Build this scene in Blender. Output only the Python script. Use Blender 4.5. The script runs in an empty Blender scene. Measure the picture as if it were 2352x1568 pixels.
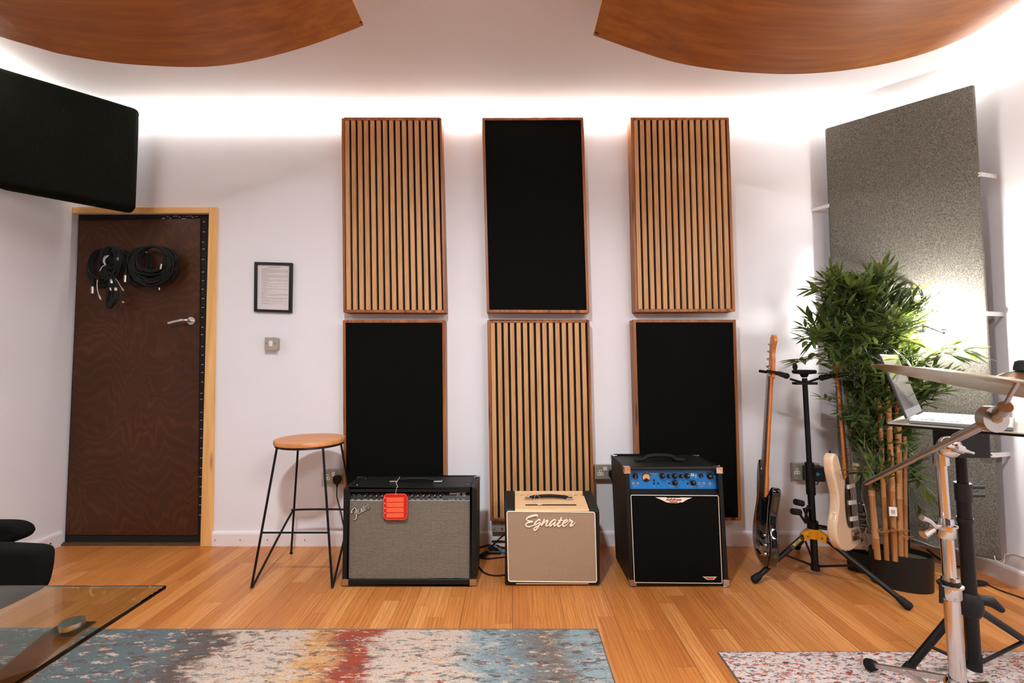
import bpy, math, random
from mathutils import Vector, Matrix
random.seed(7)
C = bpy.context.scene.collection
PI = math.pi

# ------------------------------------------------------------------ camera
CAMZ = 1.10; F = 1045.0; PT = math.radians(2.63)
cam_d = bpy.data.cameras.new('camera'); cam = bpy.data.objects.new('camera', cam_d); C.objects.link(cam)
cam.location = (0, 0, CAMZ); cam.rotation_euler = (PI/2 + PT, 0, 0)
cam_d.sensor_width = 36.0; cam_d.lens = F/2352*36.0; cam_d.clip_start = 0.02
bpy.context.scene.camera = cam
ct, st = math.cos(PT), math.sin(PT)
def ray(px, py):
    x = (px-1176)/F; y = (784-py)/F
    return Vector((x, ct - y*st, st + y*ct))
def atY(px, py, Y):
    d = ray(px, py); k = Y/d.y
    return Vector((d.x*k, Y, CAMZ + d.z*k))
def atZ(px, py, Z):
    d = ray(px, py); k = (Z-CAMZ)/d.z
    return Vector((d.x*k, d.y*k, Z))
def atX(px, py, X):
    d = ray(px, py); k = X/d.x
    return Vector((X, d.y*k, CAMZ + d.z*k))

# ------------------------------------------------------------------ world, lights, exposure
sc = bpy.context.scene
sc.view_settings.view_transform = 'Standard'; sc.view_settings.look = 'None'
sc.view_settings.exposure = 0.12; sc.view_settings.gamma = 1.0; sc.view_settings.use_curve_mapping = False
w = bpy.data.worlds.new('world'); sc.world = w; w.use_nodes = True
w.node_tree.nodes['Background'].inputs[0].default_value = (0.5, 0.48, 0.46, 1)
w.node_tree.nodes['Background'].inputs[1].default_value = 0.05
sc.cycles.max_bounces = 10; sc.cycles.diffuse_bounces = 6; sc.cycles.glossy_bounces = 5
sc.cycles.transmission_bounces = 8; sc.cycles.sample_clamp_indirect = 6
sc.cycles.use_denoising = True
sc.cycles.caustics_reflective = False; sc.cycles.caustics_refractive = False
WY = 2.794; LX = -2.723; RX = 2.487; CZ = 2.671; FY = -2.6
def light(name, kind, loc, energy, color, size=0.2, rot=(0, 0, 0), size_y=None, **kw):
    d = bpy.data.lights.new(name, kind); d.energy = energy; d.color = color
    if kind == 'AREA':
        d.size = size
        if size_y: d.shape = 'RECTANGLE'; d.size_y = size_y
    else: d.shadow_soft_size = size
    for k, v in kw.items(): setattr(d, k, v)
    o = bpy.data.objects.new(name, d); C.objects.link(o); o.location = loc; o.rotation_euler = rot
    return o
light('ceiling_downlight', 'AREA', (-0.42, 0.45, 2.62), 74, (0.90, 0.955, 1.0), 0.16)
light('fill_light_rear', 'AREA', (1.5, -0.9, 2.6), 95, (0.93, 0.965, 1.0), 1.0, size_y=1.0)  # added broad fill behind the camera, not a known fixture
LED_STRENGTH = 75.0
# ------------------------------------------------------------------ material helpers
def lin(r, g, b):
    f = lambda c: (c/255/12.92) if c/255 <= 0.04045 else ((c/255+0.055)/1.055)**2.4
    return (f(r), f(g), f(b), 1.0)
MATS = {}
class NT:
    def __init__(s, name):
        s.m = bpy.data.materials.new(name); s.m.use_nodes = True; s.t = s.m.node_tree
        s.b = s.t.nodes['Principled BSDF']; MATS[name] = s.m
    def n(s, typ, ins=None, **props):
        x = s.t.nodes.new(typ)
        for k, v in props.items(): setattr(x, k, v)
        for k, v in (ins or {}).items(): s.put(x.inputs[k], v)
        return x
    def put(s, sock, v):
        if hasattr(v, 'is_output'): s.t.links.new(v, sock)
        elif hasattr(v, 'outputs'): s.t.links.new(v.outputs[0], sock)
        else: sock.default_value = v
    def math(s, op, a, b=0.0, c=0.0):
        x = s.t.nodes.new('ShaderNodeMath'); x.operation = op
        s.put(x.inputs[0], a); s.put(x.inputs[1], b); s.put(x.inputs[2], c)
        return x.outputs[0]
    def coord(s, scale=(1, 1, 1), loc=(0, 0, 0), rot=(0, 0, 0), out='Object'):
        tc = s.n('ShaderNodeTexCoord')
        return s.n('ShaderNodeMapping', {'Vector': tc.outputs[out], 'Location': loc, 'Rotation': rot, 'Scale': scale}).outputs[0]
    def noise(s, vec, scale=5, detail=3, rough=0.5, dist=0.0):
        return s.n('ShaderNodeTexNoise', {'Vector': vec, 'Scale': scale, 'Detail': detail, 'Roughness': rough, 'Distortion': dist})
    def ramp(s, fac, stops, interp='LINEAR'):
        r = s.n('ShaderNodeValToRGB'); e = r.color_ramp; e.interpolation = interp
        while len(e.elements) < len(stops): e.elements.new(0.5)
        for i, (p, c) in enumerate(stops): e.elements[i].position = p; e.elements[i].color = c
        s.put(r.inputs[0], fac); return r.outputs[0]
    def mix(s, fac, a, b, blend='MIX'):
        x = s.n('ShaderNodeMix'); x.data_type = 'RGBA'; x.blend_type = blend
        s.put(x.inputs[0], fac); s.put(x.inputs[6], a); s.put(x.inputs[7], b)
        return x.outputs[2]
    def bump(s, h, strength=0.2, dist=0.01):
        b = s.n('ShaderNodeBump', {'Height': h, 'Strength': strength, 'Distance': dist}); s.put(s.b.inputs['Normal'], b.outputs[0])
    def col(s, c): s.put(s.b.inputs['Base Color'], c)
    def set(s, **k):
        for a, v in k.items(): s.put(s.b.inputs[a.replace('_', ' ')], v)
        return s
def simple(name, col, rough=0.5, metal=0.0, noise=0.06, nscale=20, **k):
    s = NT(name); v = s.coord()
    nz = s.noise(v, nscale, 3)
    a = tuple(c*(1-noise) for c in col[:3])+(1,); b = tuple(min(1, c*(1+noise)) for c in col[:3])+(1,)
    s.col(s.ramp(nz.outputs[0], [(0.3, a), (0.7, b)]))
    s.set(Roughness=rough, Metallic=metal, **k); return s.m
def M(n): return MATS[n]

# paint
def paint(name, c, bump=0.08):
    s = NT(name); v = s.coord(); n1 = s.noise(v, 1.6, 4)
    s.col(s.mix(s.ramp(n1.outputs[0], [(0.35, (0, 0, 0, 1)), (0.7, (1, 1, 1, 1))]), tuple(x*0.965 for x in c[:3])+(1,), c))
    n2 = s.noise(v, 60, 4, 0.6); n3 = s.noise(v, 9, 3)
    s.bump(s.math('ADD', n2.outputs[0], s.math('MULTIPLY', n3.outputs[0], 1.5)), bump, 0.004)
    s.set(Roughness=0.75)
paint('wall_paint', (0.80, 0.79, 0.815, 1)); paint('ceiling_paint', (0.80, 0.775, 0.78, 1), 0.06)
paint('skirting_paint', (0.80, 0.76, 0.755, 1), 0.03)
MATS['skirting_paint'].node_tree.nodes['Principled BSDF'].inputs['Roughness'].default_value = 0.4

# laminate floor: strips run away from the camera along Y
s = NT('oak_laminate'); tc = s.n('ShaderNodeTexCoord'); sx = s.n('ShaderNodeSeparateXYZ', {0: tc.outputs['Object']})
X, Y = sx.outputs[0], sx.outputs[1]
row = s.math('FLOOR', s.math('DIVIDE', X, 0.074))
wn = s.n('ShaderNodeTexWhiteNoise', noise_dimensions='1D'); s.put(wn.inputs['W'], row)
ys = s.math('ADD', Y, s.math('MULTIPLY', wn.outputs[0], 3.1))
cell = s.math('FLOOR', s.math('DIVIDE', ys, 0.62))
cv = s.n('ShaderNodeCombineXYZ', {0: row, 1: cell})
wc = s.n('ShaderNodeTexWhiteNoise', {'Vector': cv.outputs[0]}, noise_dimensions='2D')
base = s.ramp(wc.outputs[0], [(0.0, lin(184, 114, 56)), (0.35, lin(196, 126, 62)), (0.7, lin(204, 134, 68)), (1.0, lin(216, 150, 86))])
off = s.math('MULTIPLY', wc.outputs[0], 37.0)
gv = s.n('ShaderNodeCombineXYZ', {0: s.math('ADD', s.math('MULTIPLY', X, 150), off), 1: s.math('MULTIPLY', ys, 3.2), 2: off})
g1 = s.noise(gv.outputs[0], 1.0, 5, 0.65, 0.6)
gv2 = s.n('ShaderNodeCombineXYZ', {0: s.math('ADD', s.math('MULTIPLY', X, 9), off), 1: s.math('MULTIPLY', ys, 1.5), 2: off})
wv = s.n('ShaderNodeTexWave', {'Vector': gv2.outputs[0], 'Scale': 2.2, 'Distortion': 7.0, 'Detail': 3.0, 'Detail Scale': 1.2})
c1 = s.mix(s.ramp(g1.outputs[0], [(0.40, (0.42, 0.42, 0.42, 1)), (0.60, (0, 0, 0, 1))]), base, lin(146, 78, 32))
c2 = s.mix(s.ramp(wv.outputs[0], [(0.0, (0.4, 0.4, 0.4, 1)), (0.2, (0, 0, 0, 1))]), c1, lin(138, 72, 30))
fx = s.math('FRACT', s.math('DIVIDE', X, 0.074)); fy = s.math('FRACT', s.math('DIVIDE', ys, 0.62))
fx2 = s.math('FRACT', s.math('DIVIDE', X, 0.222))
g = s.math('MAXIMUM', s.math('LESS_THAN', fx2, 0.012), s.math('MULTIPLY', s.math('LESS_THAN', fx, 0.02), 0.35))
s.col(s.mix(s.math('MULTIPLY', s.math('MAXIMUM', g, s.math('MULTIPLY', s.math('LESS_THAN', fy, 0.005), 0.4)), 0.7), c2, lin(96, 50, 24)))
s.set(Roughness=s.ramp(g1.outputs[0], [(0.3, (0.42,)*3+(1,)), (0.7, (0.3,)*3+(1,))]))
s.bump(g1.outputs[0], 0.05, 0.001)

def wood(name, dark, light_, mid=None, axis='Z', scale=1.0, rough=0.5, knots=False, contrast=1.0, **kw):
    s = NT(name)
    k = {'X': (3, 60, 60), 'Y': (60, 3, 60), 'Z': (60, 60, 3)}[axis]
    v = s.coord(tuple(a*scale for a in k)); n1 = s.noise(v, 1.0, 5, 0.6, 0.4)
    k2 = {'X': (1.2, 14, 14), 'Y': (14, 1.2, 14), 'Z': (14, 14, 1.2)}[axis]
    n2 = s.noise(s.coord(tuple(a*scale for a in k2)), 1.0, 3, 0.5, 1.2)
    f = s.math('ADD', s.math('MULTIPLY', n1.outputs[0], 0.55), s.math('MULTIPLY', n2.outputs[0], 0.45))
    st_ = [(0.36, dark), (0.62, light_)] if mid is None else [(0.34, dark), (0.48, mid), (0.62, light_)]
    c = s.ramp(f, st_)
    if knots:
        vo = s.n('ShaderNodeTexVoronoi', {'Vector': s.coord({'X': (2.2, 12, 12), 'Y': (12, 2.2, 12), 'Z': (12, 12, 2.2)}[axis]), 'Scale': 1.0, 'Randomness': 1.0})
        c = s.mix(s.ramp(vo.outputs['Distance'], [(0.0, (1, 1, 1, 1)), (0.12, (0.6, 0.6, 0.6, 1)), (0.2, (0, 0, 0, 1))]), c, tuple(x*0.35 for x in dark[:3])+(1,))
    s.col(c); s.set(Roughness=rough, **kw); s.bump(n1.outputs[0], 0.05, 0.001)
    return s
wood('cloud_ply', lin(138, 78, 24), lin(174, 108, 36), lin(156, 92, 29), 'X', 0.55, 0.5)
wood('cloud_edge', lin(190, 140, 90), lin(226, 184, 130), None, 'Y', 1)
wood('panel_frame', lin(92, 50, 22), lin(172, 108, 54), lin(138, 80, 38), 'Z', 0.8, 0.45, True)
wood('slat_oak', lin(172, 122, 74), lin(204, 156, 104), lin(190, 140, 90), 'Z', 1.3, 0.5)
wood('pine', lin(206, 150, 84), lin(236, 190, 124), lin(224, 172, 102), 'Z', 0.7, 0.5, True)
wood('seat_wood', lin(176, 108, 52), lin(212, 144, 82), None, 'X', 0.6, 0.4)
wood('table_oak', lin(120, 80, 36), lin(164, 116, 62), None, 'X', 0.7, 0.5)
wood('neck_maple', lin(196, 108, 30), lin(226, 136, 48), None, 'Z', 0.7, 0.3)
wood('bamboo', lin(122, 78, 40), lin(178, 126, 76), lin(152, 102, 56), 'Z', 0.5, 0.45)
wood('rosewood', lin(40, 24, 18), lin(74, 50, 40), None, 'Z', 1.2, 0.45)

# door plywood with swirling grain
s = NT('door_ply')
v = s.coord((1.6, 1.6, 1.0)); wn = s.noise(v, 1.5, 3, 0.5, 0.8)
vv = s.n('ShaderNodeVectorMath', {0: v, 1: wn.outputs['Color']}, operation='ADD')
wv = s.n('ShaderNodeTexWave', {'Vector': vv.outputs[0], 'Scale': 4.5, 'Distortion': 5.5, 'Detail': 3.0, 'Detail Scale': 1.0}, wave_type='RINGS')
fine = s.noise(s.coord((60, 60, 6)), 1.0, 4)
c = s.ramp(wv.outputs[0], [(0.0, lin(62, 32, 13)), (0.6, lin(66, 34, 14)), (0.92, lin(73, 39, 16)), (1.0, lin(82, 45, 20))])
big = s.noise(s.coord((1, 1, 1)), 2.2, 4)
c = s.mix(s.ramp(big.outputs[0], [(0.35, (0, 0, 0, 1)), (0.65, (0.6, 0.6, 0.6, 1))]), c, lin(48, 24, 10))
s.col(s.mix(s.math('MULTIPLY', fine.outputs[0], 0.2), c, lin(78, 42, 20))); s.set(Roughness=0.5, Specular_IOR_Level=0.25)

# fabrics
s = NT('black_carpet'); v = s.coord(); n1 = s.noise(v, 220, 3, 0.7); n2 = s.noise(v, 40, 3)
sp = s.noise(v, 75, 2, 0.4)
c = s.ramp(n1.outputs[0], [(0.3, lin(6, 8, 4)), (0.75, lin(26, 29, 20))])
s.col(s.mix(s.ramp(sp.outputs[0], [(0.80, (0, 0, 0, 1)), (0.83, (1, 1, 1, 1))]), c, lin(140, 120, 90)))
s.bump(n1.outputs[0], 0.8, 0.006); s.set(Roughness=1.0, Specular_IOR_Level=0.1)
s = NT('grey_felt'); v = s.coord(); n1 = s.noise(s.coord((1, 1, 0.7)), 250, 3, 0.8); n2 = s.noise(v, 7, 3)
c = s.ramp(n1.outputs[0], [(0.36, lin(52, 49, 43)), (0.5, lin(92, 88, 80)), (0.66, lin(132, 128, 118))])
s.col(s.mix(s.math('MULTIPLY', n2.outputs[0], 0.3), c, lin(84, 80, 72))); s.bump(n1.outputs[0], 0.5, 0.003); s.set(Roughness=1.0)
s = NT('black_cloth'); v = s.coord(); n1 = s.noise(v, 400, 2); s.col(s.ramp(n1.outputs[0], [(0.3, lin(6, 6, 5)), (0.7, lin(13, 13, 11))])); s.set(Roughness=0.95, Specular_IOR_Level=0.1); s.bump(n1.outputs[0], 0.3, 0.001)
simple('black_felt', lin(14, 14, 12), 0.95)
simple('black_vinyl', lin(17, 17, 14), 0.5, noise=0.3, nscale=300, Specular_IOR_Level=0.3)
NTv = MATS['black_vinyl'].node_tree
simple('black_plastic', lin(13, 13, 12), 0.45, Specular_IOR_Level=0.35); simple('black_metal', lin(10, 10, 9), 0.4, Specular_IOR_Level=0.3)
wood('twig', lin(64, 70, 36), lin(104, 104, 58))
simple('black_gloss', lin(8, 8, 8), 0.06, Coat_Weight=1.0, Coat_Roughness=0.03)
simple('rubber', lin(14, 14, 13), 0.7, Specular_IOR_Level=0.3)
simple('chrome', (0.60, 0.59, 0.58, 1), 0.12, 1.0, noise=0.02)
simple('brushed_steel', (0.62, 0.60, 0.57, 1), 0.32, 1.0, noise=0.1, nscale=60)
simple('boom_steel', (0.44, 0.43, 0.41, 1), 0.3, 1.0)
simple('bracket_zinc', (0.72, 0.71, 0.69, 1), 0.45, 0.6)
simple('metalclad', lin(168, 162, 148), 0.4, 0.35)
simple('white_plastic', lin(228, 224, 218), 0.35); simple('cream_plastic', lin(205, 200, 188), 0.4)
simple('tan_vinyl', lin(216, 178, 134), 0.5, noise=0.08, nscale=200); simple('cream_piping', lin(240, 220, 196), 0.5)
simple('gold_knob', lin(214, 160, 80), 0.3, 0.4)
simple('red_card', lin(196, 30, 16), 0.35); simple('red_stripe', lin(226, 92, 56), 0.5, noise=0.12, nscale=300)
simple('red_edge', lin(222, 120, 108), 0.5)
simple('string_white', lin(205, 195, 180), 0.8); simple('cable_grey', lin(168, 166, 156), 0.5)
simple('blue_panel', lin(0, 112, 184), 0.35, noise=0.03); simple('meter_face', lin(214, 156, 96), 0.5)
simple('badge_cream', lin(236, 216, 190), 0.4); simple('badge_red', lin(120, 28, 20), 0.5); simple('badge_orange', lin(196, 80, 50), 0.5)
simple('badge_silver', lin(190, 176, 162), 0.35)
simple('print_white', lin(215, 212, 205), 0.5); simple('print_grey', lin(150, 144, 142), 0.7); simple('print_dark', lin(92, 86, 86), 0.7)
simple('paper', lin(228, 220, 218), 0.7, noise=0.02); simple('yellow_metal', lin(222, 150, 24), 0.4)
simple('label_gold', lin(206, 186, 110), 0.5)
simple('cream_lacquer', lin(236, 206, 172), 0.12, noise=0.02, Coat_Weight=0.8, Coat_Roughness=0.05)
simple('body_face', lin(96, 88, 80), 0.3, noise=0.2, nscale=12, Coat_Weight=1.0)
simple('aluminium', (0.24, 0.235, 0.23, 1), 0.45, 0.8); simple('key_black', lin(40, 40, 42), 0.4)
simple('foliage_moss', lin(70, 62, 38), 0.9, noise=0.4)
simple('threshold_wood', lin(84, 60, 40), 0.6, noise=0.2); simple('screw_dark', lin(70, 54, 44), 0.5, 0.3)
simple('cyan_mark', lin(10, 130, 190), 0.5)
simple('plug_hole', lin(30, 26, 24), 0.8)
s = NT('screen_glass'); s.col(lin(52, 58, 66)); s.set(Roughness=0.08, Coat_Weight=1.0); 
s = NT('clear_glass'); s.t.nodes.remove(s.b); 
gl = s.n('ShaderNodeBsdfGlass', {'Color': (0.90, 0.95, 0.92, 1), 'Roughness': 0.0, 'IOR': 1.45})
s.t.links.new(gl.outputs[0], s.t.nodes['Material Output'].inputs[0])
s = NT('picture_glass'); s.t.nodes.remove(s.b)
s1 = s.n('ShaderNodeBsdfTransparent'); s2 = s.n('ShaderNodeBsdfGlossy', {'Roughness': 0.03})
mx = s.n('ShaderNodeMixShader', {0: 0.06, 1: s1.outputs[0], 2: s2.outputs[0]}); s.t.links.new(mx.outputs[0], s.t.nodes['Material Output'].inputs[0])
def emis(name, c, st_):
    s = NT(name); s.t.nodes.remove(s.b); e = s.n('ShaderNodeEmission', {'Color': c, 'Strength': st_}); s.t.links.new(e.outputs[0], s.t.nodes['Material Output'].inputs[0])
emis('led_light', (1.0, 0.96, 0.90, 1), LED_STRENGTH); emis('bulb_light', (1.0, 0.97, 0.93, 1), 1150.0)
# grille cloths
s = NT('silver_grille'); tc = s.n('ShaderNodeTexCoord'); sx = s.n('ShaderNodeSeparateXYZ', {0: tc.outputs['Object']})
wob = s.noise(s.coord((8, 1, 8)), 1.0, 2)
zz = s.math('ADD', sx.outputs[2], s.math('MULTIPLY', wob.outputs[0], 0.012))
h = s.math('SINE', s.math('MULTIPLY', zz, 2*PI/0.0067)); vx = s.math('SINE', s.math('MULTIPLY', sx.outputs[0], 2*PI/0.0085))
f = s.math('ADD', s.math('MULTIPLY', h, 0.40), s.math('MULTIPLY', vx, 0.12))
nn = s.noise(s.coord((60, 60, 500)), 1.0, 3)
f = s.math('ADD', s.math('ADD', f, 0.5), s.math('MULTIPLY', s.math('SUBTRACT', nn.outputs[0], 0.5), 0.3))
s.col(s.ramp(f, [(0.1, lin(18, 14, 10)), (0.40, lin(70, 60, 48)), (0.75, lin(150, 138, 120)), (1.0, lin(186, 174, 156))])); s.set(Roughness=0.8)
s.bump(h, 0.3, 0.002)
s = NT('basket_grille'); tc = s.n('ShaderNodeTexCoord'); sx = s.n('ShaderNodeSeparateXYZ', {0: tc.outputs['Object']})
a = s.math('SINE', s.math('MULTIPLY', s.math('ADD', sx.outputs[0], sx.outputs[2]), 2*PI/0.0068))
b = s.math('SINE', s.math('MULTIPLY', s.math('SUBTRACT', sx.outputs[0], sx.outputs[2]), 2*PI/0.0068))
f = s.math('ADD', s.math('MULTIPLY', s.math('ADD', a, b), 0.28), 0.5)
s.col(s.ramp(f, [(0.15, lin(44, 28, 18)), (0.5, lin(140, 112, 90)), (0.85, lin(224, 196, 164))])); s.set(Roughness=0.85); s.bump(f, 0.3, 0.002)
# leaves
s = NT('bamboo_leaf'); v = s.coord(); n1 = s.noise(v, 9, 3); n2 = s.noise(v, 60, 2)
gi = s.n('ShaderNodeNewGeometry')
f = s.math('ADD', s.math('MULTIPLY', gi.outputs['Random Per Island'], 0.75), s.math('MULTIPLY', n1.outputs[0], 0.25))
s.col(s.ramp(f, [(0.0, lin(22, 40, 20)), (0.45, lin(42, 66, 32)), (0.82, lin(80, 106, 52)), (1.0, lin(156, 168, 92))]))
s.set(Roughness=0.45, Subsurface_Weight=0.0)
tr = s.n('ShaderNodeBsdfTranslucent', {'Color': lin(140, 155, 66)}); mx = s.n('ShaderNodeMixShader', {0: 0.25, 1: s.b.outputs[0], 2: tr.outputs[0]})
s.t.links.new(mx.outputs[0], s.t.nodes['Material Output'].inputs[0])
# cymbal bronze
s = NT('cymbal_bronze'); v = s.coord(); tc = s.n('ShaderNodeTexCoord')
ln = s.n('ShaderNodeVectorMath', {0: tc.outputs['Object']}, operation='LENGTH')
gr = s.n('ShaderNodeTexNoise', {'W': s.math('MULTIPLY', ln.outputs['Value'], 600), 'Scale': 1.0, 'Detail': 2.0}, noise_dimensions='1D')
n1 = s.noise(v, 12, 4)
s.col(s.ramp(n1.outputs[0], [(0.3, (0.55, 0.40, 0.27, 1)), (0.7, (0.80, 0.68, 0.52, 1))])); s.set(Metallic=1.0, Roughness=0.27); s.bump(gr.outputs[0], 0.12, 0.001)

# rugs
s = NT('rug_abstract'); tc = s.n('ShaderNodeTexCoord'); sx = s.n('ShaderNodeSeparateXYZ', {0: tc.outputs['Object']})
v1 = s.coord((3.0, 8, 1)); big = s.noise(v1, 1.4, 8, 0.74, 0.2)
xx = s.math('ADD', s.math('ADD', sx.outputs[0], s.math('MULTIPLY', s.math('SUBTRACT', big.outputs[0], 0.5), 0.55)), s.math('MULTIPLY', sx.outputs[1], 0.12))
# x measured from rug centre; right edge at +1.40
t = s.math('DIVIDE', s.math('ADD', xx, 1.4), 2.8)
BG = lin(104, 118, 120); DK = lin(84, 66, 58); CR = lin(202, 182, 166); RD = lin(150, 58, 30); OC = lin(206, 156, 98); LB = lin(140, 158, 162); BR = lin(112, 96, 84)
base = s.ramp(t, [(0.0, lin(62, 74, 74)), (0.22, lin(82, 96, 98)), (0.42, lin(92, 106, 108)), (0.49, DK), (0.52, CR), (0.60, CR), (0.635, OC), (0.675, RD), (0.71, RD), (0.73, CR), (0.83, CR), (0.86, LB), (0.91, lin(116, 132, 136)), (0.96, BR), (1.0, LB)])
n2 = s.noise(s.coord((11, 30, 1)), 1.0, 8, 0.8, 0.3)
c = s.mix(s.ramp(n2.outputs[0], [(0.54, (0, 0, 0, 1)), (0.57, (0.85, 0.85, 0.85, 1))]), base, DK)
n3 = s.noise(s.coord((12, 34, 1), (3, 7, 0)), 1.0, 8, 0.78, 0.3)
c = s.mix(s.ramp(n3.outputs[0], [(0.56, (0, 0, 0, 1)), (0.58, (0.9, 0.9, 0.9, 1))]), c, CR)
n4 = s.noise(s.coord((17, 40, 1), (9, 2, 4)), 1.0, 4, 0.65, 0.4)
c = s.mix(s.ramp(n4.outputs[0], [(0.63, (0, 0, 0, 1)), (0.65, (0.9, 0.9, 0.9, 1))]), c, lin(152, 58, 40))
n5 = s.noise(s.coord((9, 24, 1), (19, 12, 4)), 1.0, 4, 0.65, 0.4)
c = s.mix(s.ramp(n5.outputs[0], [(0.64, (0, 0, 0, 1)), (0.66, (0.9, 0.9, 0.9, 1))]), c, OC)
n7 = s.noise(s.coord((12, 34, 1), (31, 5, 4)), 1.0, 8, 0.78, 0.4)
c = s.mix(s.ramp(n7.outputs[0], [(0.57, (0, 0, 0, 1)), (0.60, (0.8, 0.8, 0.8, 1))]), c, lin(86, 106, 112))
n6 = s.noise(s.coord((1, 1, 1)), 160, 3, 0.7)
s.col(s.mix(s.ramp(n6.outputs[0], [(0.35, (0.35,)*3+(1,)), (0.6, (0, 0, 0, 1))]), c, lin(70, 58, 52)))
s.bump(n6.outputs[0], 0.7, 0.006); s.set(Roughness=1.0)
s = NT('rug_speckled'); v = s.coord((17, 40, 1), (0, 0, 0), (0, 0, 0.25)); a1 = s.noise(v, 2.0, 5, 0.7, 0.5)
c = s.mix(s.ramp(a1.outputs[0], [(0.565, (0, 0, 0, 1)), (0.58, (1, 1, 1, 1))]), lin(212, 196, 190), lin(72, 64, 66))
a2 = s.noise(s.coord((16, 38, 1), (5, 3, 1)), 2.0, 4, 0.65, 0.5)
c = s.mix(s.ramp(a2.outputs[0], [(0.57, (0, 0, 0, 1)), (0.585, (1, 1, 1, 1))]), c, lin(182, 96, 66))
a3 = s.noise(s.coord((17, 40, 1), (15, 8, 1)), 2.0, 4, 0.65, 0.5)
c = s.mix(s.ramp(a3.outputs[0], [(0.58, (0, 0, 0, 1)), (0.62, (1, 1, 1, 1))]), c, lin(110, 130, 134))
a4 = s.noise(s.coord((17, 40, 1), (25, 18, 1)), 2.0, 4, 0.65, 0.5)
c = s.mix(s.ramp(a4.outputs[0], [(0.60, (0, 0, 0, 1)), (0.62, (1, 1, 1, 1))]), c, lin(118, 40, 34))
a6 = s.noise(s.coord(), 170, 3, 0.7)
s.col(s.mix(s.ramp(a6.outputs[0], [(0.35, (0.3,)*3+(1,)), (0.6, (0, 0, 0, 1))]), c, lin(110, 96, 88)))
s.bump(a6.outputs[0], 0.5, 0.004); s.set(Roughness=1.0)
simple('rug_binding', lin(86, 92, 94), 0.9)

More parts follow.
